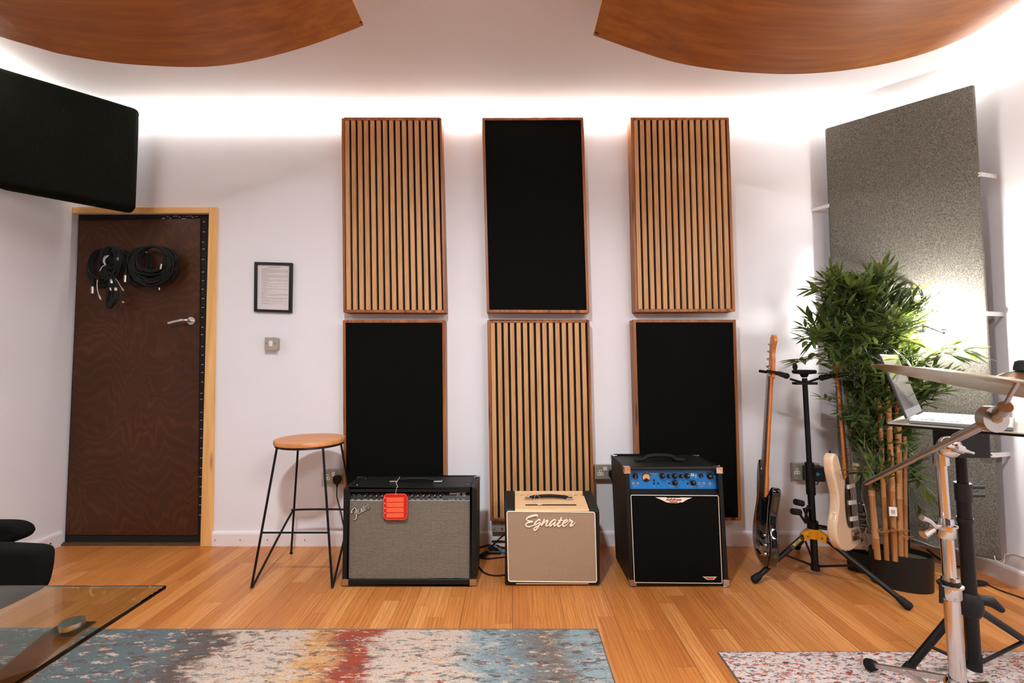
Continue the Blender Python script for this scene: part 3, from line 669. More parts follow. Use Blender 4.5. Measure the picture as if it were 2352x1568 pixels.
# flush socket with conduit under the lower slat panel
t = thing('junction_box', 'dull metal socket box low on the wall under the lower slatted panel', 'wall socket', atY(1150, 1222, WY))
a, b = atY(1129, 1197, WY-.05), atY(1176, 1222, WY-.05)
MB().box(a.x, b.x, WY-.05, WY-.001, b.z, a.z+.02).build('back_box', 'metalclad', t, bevel=.003)
for fx_ in (.12, .52):
    x = a.x+(b.x-a.x)*fx_
    for zz_ in (.8, .35): MB().ball((x, WY-.052, b.z+(a.z-b.z)*zz_), .007, 10).build('bolt', 'chrome', t)
# socket behind the guitar stand with adapter
t, c, W, H = socket(1823, 1063, 1884, 1101, 'wall_socket', 'grey metal wall socket behind the guitar stand', [(.12, 0)])
a = atY(1838, 1072, WY-.05); b = atY(1895, 1106, WY-.09)
t = thing('power_adapter', 'black power adapter with a small blue mark plugged in behind the guitar stand', 'adapter', atY(1870, 1106, WY-.07))
MB().box(c.x-.016, b.x-.05, WY-.075, WY-.0435, c.z-.028, c.z+.028).build('plug_body', 'black_plastic', t, bevel=.008, seg=3)
MB().box(b.x-.105, b.x, WY-.098, WY-.046, b.z, b.z+.088).build('housing', 'black_plastic', t, bevel=.006, seg=3)
x, z, y = atY(1880, 1090, WY-.098).x, b.z+.046, WY-.0985
mb = MB().prism([(x-.006, y, z-.012), (x+.011, y, z), (x-.006, y, z+.012)], (0, -.0006, 0)); mb.prism([(x-.013, y, z-.010), (x-.004, y, z-.004), (x-.004, y, z+.004), (x-.013, y, z+.010)], (0, -.0006, 0))
mb.build('blue_mark', 'cyan_mark', t)
MB().tube(catmull([(c.x+.01, WY-.07, c.z-.02), (c.x+.012, WY-.08, c.z-.05), (c.x+.03, WY-.085, c.z-.065), (c.x+.045, WY-.08, c.z-.03)], 5), .003, 8).build('cord', 'rubber', t)

# ================================================================== coils of cable on the door
DY = WY+.008
def coil(name, label, cpx, cpy, rx, rz, turns, seed, mat='rubber', r=.0036, depth=.03, group=None, wob=.06, cone=None, kind='cable', d0=.006):
    rs = random.Random(seed); c = atY(cpx, cpy, DY)
    rx *= WY/F; rz *= WY/F
    t = thing(name, label, kind, (c.x, DY, c.z-rz), group)
    pts = []; N_ = 22
    for k in range(turns*N_):
        a = 2*PI*k/N_ + PI/2; tt = k//N_
        if k % N_ == 0: sx_, sz_, ox, oz, oy = rs.uniform(1-wob*2.2, 1), rs.uniform(1-wob*2.2, 1), rs.uniform(-.006, .006), rs.uniform(-.010, .0), rs.uniform(d0, depth)
        pts.append((c.x+math.cos(a)*rx*sx_+ox, DY-oy, c.z+math.sin(a)*rz*sz_+oz+(1-sz_)*rz))
    # smooth by averaging neighbours
    P = [Vector(p) for p in pts]
    for _ in range(2): P = [P[0]]+[(P[i-1]+P[i]*2+P[i+1])/4 for i in range(1, len(P)-1)]+[P[-1]]
    MB().tube(P, r, 6).build('cable_loops', mat, t)
    return t, c
def xlr(t, px, py, ang=0, dy=.03, l=.042, r=.0085, lead=True, mat='brushed_steel'):
    p = atY(px, py, DY-dy); d = Vector((math.sin(ang), 0, -math.cos(ang)))
    MB().cyl(p-d*l/2, p+d*l/2, r, n=14).build('connector', mat, t)
    if lead: MB().tube([p-d*(l/2+.05), p-d*(l/2+.02), p-d*l/2], [.0036, .0075, .0082], 10).build('connector_boot', 'rubber', t)
def hook(px, py):
    p = atY(px, py, DY)
    mb = MB().box(p.x-.007, p.x+.007, DY-.004, DY+.002, p.z-.03, p.z+.006); mb.tube([(p.x, DY-.002, p.z-.02), (p.x, DY-.045, p.z-.024), (p.x, DY-.052, p.z-.010)], .0035, 8)
    return mb
for px, who in ((247, 'leftmost'), (276, 'middle'), (305, 'rightmost')):
    o = hook(px, 574).build('coat_hook', 'black_metal'); tag(o, 'small black hook on the door, %s of the three above the cable coils' % who, 'hook', 'hooks on the door')
GC = 'coiled cables hanging on the door'
t, c = coil('coiled_cable', 'black cable coil hanging at the far left of the door hooks', 240, 616, 33, 46, 22, 1, group=GC, wob=.10, r=.0042, depth=.024); xlr(t, 213, 666, .02)
t, c = coil('coiled_cable', 'dense tangled black cable bundle on the middle door hook', 272, 608, 28, 40, 34, 2, group=GC, wob=.30, depth=.062, d0=.036, r=.0042); xlr(t, 288, 640, -.03, .055); 
MB().box(*[v for ab in ((atY(270, 594, DY-.06).x, atY(274.5, 594, DY-.06).x), (DY-.064, DY-.058), (atY(270, 598, DY-.06).z, atY(270, 591, DY-.06).z)) for v in ab]).build('cable_tag', 'white_plastic', t)
t, c = coil('coiled_cable', 'thin black cable coil between the tangled bundle and the largest coil', 322, 614, 32, 46, 18, 3, group=GC, wob=.16, depth=.024); 
t, c = coil('coiled_cable', 'largest black cable coil nearest the door handle', 366, 616, 60, 50, 48, 4, group=GC, wob=.20, depth=.07, d0=.034); xlr(t, 370, 612, -.15, .076, .032, .006)
xlr(t, 366, 663, .1, .05, .014, .004, False); xlr(t, 337, 579, 1.4, .05, .016, .0035, False); xlr(t, 312, 617, 0, .045, .016, .003, False); xlr(t, 317, 619, 0, .045, .016, .003, False); xlr(t, 408, 591, -.7, .05, .014, .003, False)
# hanging adaptor bunch
t = thing('cable_bunch', 'bunched black cables with short connectors dangling below the tangled bundle', 'cable', tuple(atY(252, 712, DY)))
mb = MB(); rs = random.Random(9)
for k in range(7):
    a = atY(257+rs.uniform(-4, 4), 636, DY-.074-.003*k); b = atY(245+rs.uniform(-3, 14), 685+rs.uniform(-12, 15), DY-.074-.003*k); e = atY(254+rs.uniform(-7, 9), 705+rs.uniform(-8, 4), DY-.074-.003*k); g_ = atY(266+rs.uniform(-4, 6), 676+rs.uniform(-14, 14), DY-.08)
    mb.tube(catmull([a, b, e, g_, a+Vector((.006, -.004, -.01))], 6), .0055, 7)
mb.build('cable_loops', 'rubber', t)
p = atY(252, 700, DY-.08); MB().ball(p, .022, 14, (1, .7, 1.1)).build('plug_body', 'rubber', t)
xlr(t, 257, 646, 0, .09, .024, .0085, False, 'brushed_steel'); xlr(t, 266, 664, 0, .095, .018, .007, False, 'cream_plastic'); xlr(t, 254, 664, .3, .098, .018, .004, False, 'cream_plastic')
a = atY(268, 682, DY-.08); b = atY(281, 692, DY-.08); MB().tube([a, b], [.007, .009], 10).build('jack_boot', 'rubber', t); xlr(t, 283, 693.5, 1.0, .08, .012, .005, False, 'gold_knob')
# pale thin cables
t = thing('white_cable', 'thin pale cable looped through the leftmost coil, ends dangling', 'cable', tuple(atY(233, 688, DY)))
mb = MB().tube(catmull([atY(x, y, DY-.070) for x, y in ((250, 586), (240, 590), (237, 600), (241, 608), (235, 612), (229, 622))], 6), .0022, 6)
mb.tube(catmull([atY(x, y, DY-.072) for x, y in ((248, 588), (241, 594), (240, 602), (243, 609))], 5), .003, 6)
mb.build('cable', 'cream_plastic', t)
MB().tube(catmull([atY(x, y, DY-.045) for x, y in ((224, 642), (223, 652), (224, 666), (227, 678))], 5), .0024, 6).build('cable', 'cream_plastic', t)
MB().tube([atY(227, 677, DY-.045), atY(230, 684, DY-.045), atY(232, 688, DY-.045)], [.003, .005, .003], 8).build('plug_tip', 'cream_plastic', t)
t = thing('white_cable', 'short pale cable with plug hanging right of the dangling bunch', 'cable', tuple(atY(283, 667, DY)))
MB().tube([atY(262, 634, DY-.05), atY(272, 649, DY-.05), atY(279, 661, DY-.05)], [.0018, .002, .0025], 6).build('cable', 'cream_plastic', t)
MB().tube([atY(279, 660, DY-.05), atY(282, 665, DY-.05), atY(284, 668, DY-.05)], [.003, .0045, .002], 8).build('plug_tip', 'cream_plastic', t)

# ================================================================== stool
sx0, sx1, sy0, sy1 = -1.272, -.878, 2.275, 2.674
cx, cy = -1.088, 2.475; SZ = .692
t = thing('bar_stool', 'bar stool with round wooden seat and black hairpin metal frame', 'stool', (-1.075, 2.475, 0))
MB().lathe([(0, SZ-.024), (.172, SZ-.024), (.178, SZ-.020), (.178, SZ-.004), (.175, SZ), (0, SZ)], (cx, cy, 0), n=48).build('seat', 'seat_wood', t)
ring = [(cx+.168*math.cos(a), cy+.168*math.sin(a), SZ-.029) for a in [2*PI*i/40 for i in range(40)]]
MB().tube(ring, .005, 8, closed=True).build('seat_ring', 'black_metal', t)
R_ = .0058; tp = lambda sx_, sy_: Vector((cx+sx_*.118, cy+sy_*.118, SZ-.028))
FL, FR, BL, BR = Vector((sx0, sy0, R_)), Vector((sx1, sy0, R_)), Vector((sx0, sy1, 0)), Vector((sx1, sy1, 0))
def at_h(a, b, z): k = (z-b.z)/(a.z-b.z); return b.lerp(a, k)
for f, (u, v) in ((FL, (-1, -1)), (FR, (1, -1))):
    a = tp(u, v); MB().tube([a, f+(a-f)*.03, f], R_, 10).build('leg', 'black_metal', t)
for f, (u, v) in ((BL, (-1, 1)), (BR, (1, 1))):
    a = tp(u, v); mb = MB().tube([a, f+Vector((0, 0, .004))], R_, 10); mb.cyl(f+Vector((0, 0, .008)), f, .0085, n=12); mb.build('leg', 'black_metal', t)
zb_ = .262
a, b = at_h(tp(-1, -1), FL, zb_-.008), at_h(tp(1, -1), FR, zb_-.008)
MB().tube([a, b], R_*.9, 8).build('footrest', 'black_metal', t)
a, b = at_h(tp(-1, 1), BL, zb_), at_h(tp(1, 1), BR, zb_)
a.y -= .008; b.y -= .008
mb = MB().tube(catmull([FL+Vector((0, .002, 0)), FL+Vector((.001, .012, .001)), FL.lerp(a, .5), a+(FL-a)*.06, a+Vector((.02, 0, 0)), b-Vector((.02, 0, 0)), b+(FR-b)*.06, FR.lerp(b, .5), FR+Vector((-.001, .012, .001)), FR+Vector((0, .002, 0))], 6), R_, 10)
mb.build('hairpin_brace', 'black_metal', t)

# ================================================================== amplifiers
def corner_cap(mb, x, y, z, sx_, sy_, sz_, s=.032, th=.0025):
    # three small plates wrapped over one cabinet corner; (sx,sy,sz) point inward
    o = .0015
    def rect(a0, a1, b0, b1, c0, c1): mb.box(min(a0, a1), max(a0, a1), min(b0, b1), max(b0, b1), min(c0, c1), max(c0, c1))
    rect(x-sx_*o, x+sx_*s, y-sy_*o, y-sy_*o+sy_*th, z-sz_*o, z+sz_*s)
    rect(x-sx_*o, x-sx_*o+sx_*th, y-sy_*o, y+sy_*s, z-sz_*o, z+sz_*s)
    rect(x-sx_*o, x+sx_*s, y-sy_*o, y+sy_*s, z-sz_*o, z-sz_*o+sz_*th)
# --- wide combo with silver grille
X0, X1, Y0, Y1, H = -.836, -.176, 2.287, 2.53, .478
t = thing('guitar_amplifier', 'wide black combo amplifier with silver striped grille beside the stool', 'amplifier', ((X0+X1)/2, (Y0+Y1)/2, 0))
mb = MB(); 
mb.box(X0, X0+.028, Y0, Y1, 0.006, H); mb.box(X1-.028, X1, Y0, Y1, .006, H); mb.box(X0+.028, X1-.028, Y0, Y1, H-.022, H); mb.box(X0+.028, X1-.028, Y0, Y1, .006, .036)
mb.box(X0+.028, X1-.028, Y1-.02, Y1-.004, .036, H-.022)
mb.build('cabinet', 'black_vinyl', t, bevel=.005, seg=3)
gz0, gz1 = .036, H-.022
pz = atY(1000, 1149, Y0+.01).z
MB().box(X0+.028, X1-.028, Y0+.010, Y0+.03, gz0, pz-.002).build('grille', 'silver_grille', t)
cp = MB().slab([(X0+.028, Y0+.030, gz1), (X1-.028, Y0+.030, gz1), (X1-.028, Y0+.009, pz), (X0+.028, Y0+.009, pz)], (0, .01, 0)).build('control_panel', 'black_plastic', t)
PT_ = lambda px, py, k=0: (lambda p: Vector((p.x, Y0+.0085+.021*max(0, min(1, (p.z-pz)/(gz1-pz)))-k, p.z)))(atY(px, py, Y0+.018))
mb = MB(); mb.tube([PT_(802.5, 1126), PT_(800.5, 1147.5), PT_(1082.5, 1148.5), PT_(1083, 1128)], .0011, 5); mb.build('trim_line', 'print_white', cp)
mb = MB(); jk = MB()
for px in (811.5, 825.5, 1052.5, 1065.5):
    p = PT_(px, 1138); mb.lathe([(.0036, .0015), (.0075, .0015), (.0085, 0), (.0085, .0005)], p, (0, -1, 0), 16); jk.cyl(p, p+Vector((0, -.001, 0)), .0036, n=12)
mb.build('jack_ring', 'chrome', cp); jk.build('jack_hole', 'black_plastic', cp)
kpx = [840.5, 853.5, 866.5, 879.5, 893, 909, 922, 935, 948, 961, 974, 986.5, 999.5, 1012.5]
for i, px in enumerate(kpx):
    p = PT_(px, 1136); 
    k = MB().lathe([(.0085, 0), (.0085, .005), (.0055, .007), (.0055, .015), (.0048, .016), (0, .016)], p, (0, -1, 0), 16).build('knob', 'black_plastic', t)
    MB().lathe([(.0047, .0162), (.0047, .0170), (0, .0173)], p, (0, -1, 0), 14).build('knob_cap', 'chrome', k)
mb = MB()
for i, px in enumerate(kpx):
    p = PT_(px, 1136)
    r = .0125
    big = i in (4, 8 if False else 9, 13)
    for k in range(11):
        a = math.radians(-60+30*k) if True else 0
        if not big and k not in (5,): continue
        d = Vector((math.cos(math.radians(225-27*k)), 0, math.sin(math.radians(225-27*k))))
        c_ = p+d*r+Vector((0, -.0006+.0, 0)); mb.tube([c_, c_+d*.0022], .0007, 4)
for px, s_ in ((811.5, 'INPUT'), (825.5, 'JAM IN'), (840.5, 'VOLUME 1'), (853.5, 'TREBLE'), (866.5, 'BASS'), (879.5, 'VOLUME 2'), (948, 'VOICE'), (961, 'TREBLE'), (974, 'MID'), (986.5, 'BASS'), (999.5, 'REVERB'), (1012.5, 'FX SELECT'), (1033, 'TAP'), (1040.5, 'TUNER'), (1052.5, 'LEFT'), (1065.5, 'RIGHT')):
    text_mesh(mb, s_, face_T(PT_(px, 1146.2, .0008)), .0052, 'CENTER')
def script_font(mb, s_, T, size, shear=.35, bold=.0006): text_mesh(mb, s_, T, size, 'CENTER', shear, bold=bold, depth=.0005)
r_ = Vector((1, 0, .06)); script_font(mb, 'Champion 100', face_T(PT_(1050, 1134.5, .0012), r_, Vector((0, 0, 1))-r_*.06), .0135, .45, .0003)
mb.build('printed_legend', 'print_white', cp)
# script badge, traced as pen strokes (zoomed badge pixels)
bx = lambda x, y: atY(795+x/26.13, 1140+y/26.13, Y0+.0045)
# reversed-letter F, e, n, d, e, r with long tail
L_ = [[(345, 985, 1.7), (330, 900, 1.6), (385, 780, 1.3), (470, 700, 1), (545, 670, .9)], [(535, 665, .6), (590, 760, 1.0), (610, 880, 1.0), (612, 1020, 1.0), (608, 1160, 1.2), (600, 1290, 1.3), (570, 1370, .9), (470, 1400, .5), (385, 1430, .25)],
      [(505, 1065, .4), (545, 960, .7), (615, 880, .6), (700, 780, .4)],
      [(700, 930, .6), (770, 870, .5), (790, 790, .4), (720, 800, .6), (690, 900, .8), (710, 1020, .8), (780, 980, .5), (840, 900, .3)],
      [(850, 990, .5), (880, 830, .7), (905, 700, .5)], [(905, 700, .4), (925, 830, .7), (935, 960, .6), (940, 800, .4), (935, 690, .3)],
      [(1040, 650, .4), (985, 720, .6), (975, 850, .7), (1000, 900, .6), (1040, 800, .5), (1060, 540, .6), (1050, 760, .7), (1080, 880, .5)],
      [(1120, 740, .5), (1190, 670, .5), (1215, 580, .4), (1140, 600, .6), (1115, 720, .7), (1140, 850, .7), (1210, 800, .5)],
      [(1255, 760, .5), (1270, 620, .6), (1290, 500, .6), (1360, 545, .5), (1345, 640, .7), (1355, 740, .7), (1420, 690, .3)],
      [(560, 1190, .3), (700, 1090, .35), (1000, 920, .3), (1400, 720, .15)]]
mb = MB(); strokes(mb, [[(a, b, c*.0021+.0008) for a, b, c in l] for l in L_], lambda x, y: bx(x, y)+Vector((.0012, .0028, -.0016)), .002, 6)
sb2 = mb.build('badge_backing', 'black_plastic', t)  # black badge edge, shifted down and right to double as a modelled depth shadow
mb = MB(); strokes(mb, [[(a, b, c*.0024) for a, b, c in l] for l in L_], bx, .002, 6)
mb.build('script_badge', 'badge_silver', t)
mb = MB()
for (x, y, z, a, b, c_) in ((X0, Y0, .006, 1, 1, 1), (X1, Y0, .006, -1, 1, 1), (X1, Y1, H, -1, -1, -1), (X0, Y1, H, 1, -1, -1)):
    mbc = MB(); corner_cap(mbc, x, y, z, a, b, c_); mbc.build('corner_cap', 'chrome', t, bevel=.0012)
for fx_ in (X0+.06, X1-.06):
    for fy_ in (Y0+.04, Y1-.04): MB().cyl((fx_, fy_, 0), (fx_, fy_, .008), .018, n=16).build('foot', 'rubber', t)
hy = (Y0+Y1)/2-.01
ha, hb_ = atY(905, 1101, hy).x, atY(1006, 1101, hy).x
hd = MB().tube(catmull([(ha, hy, H+.006), (ha+.03, hy, H+.014), ((ha+hb_)/2, hy, H+.018), (hb_-.03, hy, H+.014), (hb_, hy, H+.006)], 6), .0075, 10).build('handle', 'rubber', t)
for x in (ha, hb_): MB().box(x-.022, x+.022, hy-.013, hy+.013, H, H+.009).build('handle_bracket', 'gold_knob' if False else 'brushed_steel', hd, bevel=.003)
mbs = MB()
for x, y in ((X0+.05, Y0+.06), (X0+.05, Y1-.05), (X1-.05, Y0+.06)): mbs.lathe([(.006, 0), (.004, .0015), (0, .002)], (x, y, H), n=10)
mbs.build('rivet', 'chrome', t)
# red tag hanging off the handle
rt = thing('hang_tag', 'red rounded tag hanging on a string from the wide amplifier handle', 'tag', tuple(atY(908, 1194, Y0-.008)))
Tq = [atY(880, 1133, Y0-.006), atY(937, 1133, Y0-.006), atY(936, 1194, Y0-.012), atY(880, 1194, Y0-.012)]
def rr(q, ins, rad, y=0, n=6):
    out = []
    W_ = (q[1]-q[0]).length; H_ = (q[0]-q[3]).length
    for (cu_, cv_, a0) in ((1-(ins+rad)/W_, (ins+rad)/H_, 0), ((ins+rad)/W_, (ins+rad)/H_, 90), ((ins+rad)/W_, 1-(ins+rad)/H_, 180), (1-(ins+rad)/W_, 1-(ins+rad)/H_, 270)):
        for k in range(n+1):
            a = math.radians(a0+90*k/n); out.append(lerp4(q, cu_+rad*math.cos(a)/W_, cv_-rad*math.sin(a)/H_)+Vector((0, y, 0)))
    return out
MB().prism(rr(Tq, 0, .024), (0, .002, 0)).build('tag_card', 'red_card', rt)
o = rr(Tq, .0025, .022, -.0006); MB().tube(o, .0007, 5, closed=True).build('tag_border', 'red_edge', rt)
mb = MB()
for k in range(4):
    v0 = .15+.195*k; a = [lerp4(Tq, .14, v0+.003*k), lerp4(Tq, .84, v0-.004), lerp4(Tq, .84, v0+.165), lerp4(Tq, .14, v0+.17)]
    mb.slab([p+Vector((0, -.0008, 0)) for p in a], (0, .0005, 0))
mb.build('tag_panel', 'red_stripe', rt)
mb = MB()
for v_ in (.16, .37, .55, .73):
    p = lerp4(Tq, .08, v_)+Vector((0, -.0008, 0)); mb.box(p.x-.0015, p.x+.0015, p.y-.0003, p.y+.0003, p.z-.003, p.z+.003)
mb.build('tag_print', 'badge_cream', rt)
hp = Vector((atY(918, 1100, hy).x, hy, H+.022))
pts = [lerp4(Tq, .5, .06)+Vector((0, -.001, 0)), Vector((atY(911, 1125, Y0-.008).x, Y0-.008, H+.004)), Vector((atY(914, 1116, Y0).x, Y0-.002, H+.006)), Vector((hp.x-.005, hy-.05, H+.010)), Vector((hp.x, hy-.012, H+.022)), Vector((hp.x, hy, H+.027)), Vector((hp.x-.004, hy+.010, H+.018))]
MB().tube(catmull(pts, 5), .0010, 5).build('tag_string', 'string_white', rt)

# --- tan / cream combo
X0, X1, Y0, Y1 = -.035, .4335, 2.289, 2.555
Zf, Zb = .372, .404
t = thing('guitar_amplifier', 'small tan and black combo amplifier with woven grille, the middle one of three', 'amplifier', ((X0+X1)/2, (Y0+Y1)/2, 0))
def sidecheek(x0, x1):
    prof = [(Y0, .008), (Y0, Zf-.012), (Y0+.012, Zf), (Y1-.05, Zb), (Y1-.01, Zb-.012), (Y1, Zb-.05), (Y1, .008)]
    return MB().prism([(x0, y, z) for y, z in prof], (x1-x0, 0, 0))
for a, b in ((X0, X0+.050), (X1-.050, X1)): sidecheek(a, b).build('side_cheek', 'black_vinyl', t, bevel=.007, seg=3)
xi0, xi1 = X0+.050, X1-.050
prof = [(Y0+.001, .010), (Y0+.001, Zf-.010), (Y0+.010, Zf-.001), (Y0+.165, Zf+.020), (Y0+.168, Zf+.004), (Y0+.205, Zf+.006), (Y0+.208, Zb-.004), (Y1-.04, Zb-.003), (Y1-.004, Zb-.05), (Y1-.004, .010)]
MB().prism([(xi0, y, z) for y, z in prof], (xi1-xi0, 0, 0)).build('cabinet', 'tan_vinyl', t, bevel=.002)
g0 = atY(1165, 1175, Y0).z; Gq = [atY(1163.5, 1173.5, Y0-.004), atY(1366.5, 1175.5, Y0-.004), atY(1371, 1337, Y0-.004), atY(1167.5, 1335, Y0-.004)]
MB().box(X0+.004, X1-.004, Y0-.001, Y0+.004, .012, Zf-.008).build('baffle', 'black_vinyl', t, bevel=.002)
MB().prism(rr(Gq, .001, .010, .0), (0, .004, 0)).build('grille', 'basket_grille', t)
MB().tube(rr(Gq, .001, .010, -.0005), .0026, 8, closed=True).build('piping', 'cream_piping', t)
MB().box(xi0+.005, xi1-.008, Y0-.0025, Y0, .013, atY(1300, 1338.5, Y0).z).build('lower_rail', 'tan_vinyl', t)
bx = lambda x, y: atY(1200+x/18.09, 1175+y/18.09, Y0-.008)
L_ = [[(600, 240, .8), (625, 160, 1.6), (540, 150, 2.6), (400, 180, 2.6), (230, 240, 2.2), (165, 310, 1.7), (210, 370, 1.5), (330, 400, 2.0), (420, 410, 2.0), (330, 430, 2.2), (200, 460, 1.8), (140, 530, 1.6), (170, 600, 1.6), (270, 625, 1.5), (400, 590, 1.3), (500, 540, 1.2)],
      [(740, 370, 1.5), (690, 330, 2.2), (600, 380, 2.0), (515, 480, 2.3), (510, 550, 2.0), (590, 520, 1.5), (720, 420, 1.3), (700, 540, 2.0), (620, 680, 2.0), (530, 770, 1.8), (470, 750, 1.6), (500, 670, 1.5), (640, 590, 1.2), (780, 500, 1.0), (870, 400, 1.2)],
      [(910, 310, 1.8), (860, 440, 2.3), (790, 570, 2.3), (880, 470, 1.3), (1000, 370, 1.8), (1050, 390, 2.2), (990, 520, 2.4), (1000, 590, 2.0), (1080, 560, 1.0), (1150, 490, .9)],
      [(1390, 370, 1.3), (1330, 330, 1.8), (1220, 400, 2.0), (1140, 510, 2.4), (1140, 590, 2.2), (1220, 540, 1.5), (1370, 410, 1.6), (1310, 520, 2.2), (1330, 590, 1.9), (1420, 520, 1.0), (1500, 430, .9)],
      [(1625, 230, 1.7), (1560, 380, 2.3), (1470, 540, 2.3), (1500, 610, 2.1), (1600, 560, 1.0), (1680, 470, .9)], [(1470, 370, 1.0), (1590, 362, 1.3), (1700, 358, 1.0)],
      [(1690, 500, 1.2), (1800, 440, 1.6), (1870, 370, 1.7), (1800, 340, 1.8), (1710, 430, 2.1), (1670, 530, 2.2), (1700, 600, 1.9), (1790, 570, 1.2), (1900, 470, .9), (1960, 380, 1.2)],
      [(1990, 305, 1.9), (1960, 370, 2.0), (2070, 400, 2.0), (2030, 500, 2.4), (1990, 580, 2.4), (2050, 590, 1.6), (2140, 510, 1.0), (2220, 430, .7)]]
mb = MB(); strokes(mb, [[(a, b, c*.00205) for a, b, c in l] for l in L_], bx, .003, 8); mb.build('script_badge', 'cream_piping', t)
hy = Y0+.10; hz = Zf+.016
ha, hb_ = atY(1206, 1138, hy).x, atY(1317, 1138, hy).x
hd = MB().tube(catmull([(ha+.025, hy+.02, hz+.006), (ha+.05, hy+.02, hz+.012), ((ha+hb_)/2, hy+.02, hz+.017), (hb_-.05, hy+.02, hz+.012), (hb_-.025, hy+.02, hz+.006)], 6), .0085, 10).build('handle', 'rubber', t)
for x in (ha+.018, hb_-.018): MB().box(x-.018, x+.018, hy+.008, hy+.032, hz-.004, hz+.009).build('handle_bracket', 'chrome', hd, bevel=.003)
MB().box(ha, hb_+.008, Y0+.050, Y0+.056, Zf+.002, Zf+.0085).build('vent_slot', 'black_plastic', t)
mb = MB(); 
for i in range(10):
    x = xi0+.04+i*(xi1-xi0-.08)/9
    MB().lathe([(.010, 0), (.010, .012), (.007, .016), (0, .017)], (x, Y0+.187, Zf+.003), (0, -.15, 1), 14).build('knob', 'gold_knob', t)
for x in (X0+.06, X1-.06):
    for y in (Y0+.04, Y1-.04): MB().cyl((x, y, 0), (x, y, .010), .016, n=16).build('foot', 'rubber', t)
tg = MB().tube(catmull([(ha+.062, hy+.018, hz+.021), (ha+.075, hy-.01, hz+.018), (ha+.072, hy-.045, hz+.0), (ha+.07, hy-.055, hz-.004)], 6), .0007, 5)
tg.tube(catmull([(ha+.055, hy+.018, hz+.021), (ha+.045, hy-.02, hz+.006), (ha+.068, hy-.052, hz-.003)], 6), .0007, 5)
tg.ball((ha+.07, hy-.05, hz-.006), .008, 8, (1.3, .6, .5)); tg.ball((ha+.08, hy-.048, hz-.006), .006, 8, (1.3, .6, .5))
tag(tg.build('wire_tie', 'string_white'), 'pale looped tag tie on the handle of the tan amplifier', 'tie')

# --- bass combo with blue control panel
Y0, Y1, H = 2.283, 2.60, .580
X0, X1 = .580, 1.065
SHX = -.022   # the cabinet stands a touch out of plumb
t = thing('bass_amplifier', 'tall black combo amplifier with bright blue control panel on the right', 'amplifier', ((X0+X1)/2, (Y0+Y1)/2, 0))
T_ = Matrix(((1, 0, SHX/H, 0), (0, 1, 0, 0), (0, 0, 1, 0), (0, 0, 0, 1)))
zc0 = atY(1550, 1122, Y0+.03).z; zc1 = atY(1550, 1082, Y0+.03).z; ztop = atY(1550, 1076, Y0).z
mb = MB(T_); mb.box(X0, X0+.022, Y0, Y1, .006, H); mb.box(X1-.022, X1, Y0, Y1, .006, H); mb.box(X0+.022, X1-.022, Y0, Y1, H-.016, H); mb.box(X0+.022, X1-.022, Y0, Y1, .006, .03)
mb.box(X0+.022, X1-.022, Y1-.02, Y1-.004, .03, H-.016); mb.box(X0+.022, X1-.022, Y0+.001, Y0+.02, .03, zc0-.02)
mb.slab([(X0+.022, Y0+.035, zc0), (X1-.022, Y0+.035, zc0), (X1-.022, Y0+.002, zc0-.024), (X0+.022, Y0+.002, zc0-.024)], (0, .02, 0))
mb.build('cabinet', 'black_vinyl', t, bevel=.006, seg=3)
cp = MB(T_).box(X0+.022, X1-.022, Y0+.030, Y0+.04, zc0-.001, H-.016).build('control_panel', 'blue_panel', t)
PB = lambda x, y, k=0: atY(1430+x/9.8, 1060+y/9.8, Y0+.0295-k)   # from the zoomed panel
def knob(x, y, r, l=.016, ang=-.4):
    p = PB(x, y); k = MB().lathe([(r*1.1, 0), (r*1.1, .004), (r*.85, .006), (r*.8, l), (r*.7, l+.001), (0, l+.001)], p, (0, -1, 0), 20).build('knob', 'black_plastic', t)
    d = Vector((math.sin(ang), 0, math.cos(ang))); f = p+Vector((0, -l-.0015, 0)); MB().tube([f+d*r*.15, f+d*r*.75], .0008, 5).build('pointer', 'print_white', k)
for a in ((285, 315, .0125, .018, -2.6), (890, 315, .0125, .018, .3), (1030, 322, .009, .018, .3), (1168, 315, .0125, .018, .1), (1302, 320, .009, .018, .4), (1440, 315, .0125, .018, .6), (1170, 465, .0125, .018, -.1), (1582, 465, .0125, .018, -.3), (1760, 310, .010, .006, 3.2), (1962, 315, .0145, .02, -1.2)): knob(*a)
p = PB(530, 352); mt = MB().lathe([(.0215, 0), (.0215, .003), (.019, .004)], p, (0, -1, 0), 32).build('meter_rim', 'black_plastic', t)
MB().cyl(p, p+Vector((0, -.0025, 0)), .0195, n=32).build('meter_face', 'meter_face', mt)
mb = MB(); mb.prism([p+Vector((.0185*math.sin(a), -.0028, -.0185*math.cos(a))) for a in [math.radians(-52+104*k/10) for k in range(11)]]+[p+Vector((.006, -.0028, -.006)), p+Vector((0, -.0028, -.003)), p+Vector((-.006, -.0028, -.006))], (0, -.0006, 0)); mb.build('meter_mask', 'black_plastic', mt)
mb = MB(); mh = MB()
for x, y in ((233, 485), (337, 485), (1722, 490), (1820, 490), (1962, 490)):
    p = PB(x, y); mb.lathe([(.0032, .002), (.0062, .002), (.0068, 0)], p, (0, -1, 0), 14); mh.cyl(p, p+Vector((0, -.0012, 0)), .0032, n=12)
mb.build('jack_ring', 'chrome', cp)
for x, y in ((706, 412), (706, 485), (799, 485), (1052, 485), (1462, 490)): p = PB(x, y); mh.cyl(p, p+Vector((0, -.004, 0)), .004, n=12)
mh.build('push_button', 'black_plastic', cp)
mb = MB()
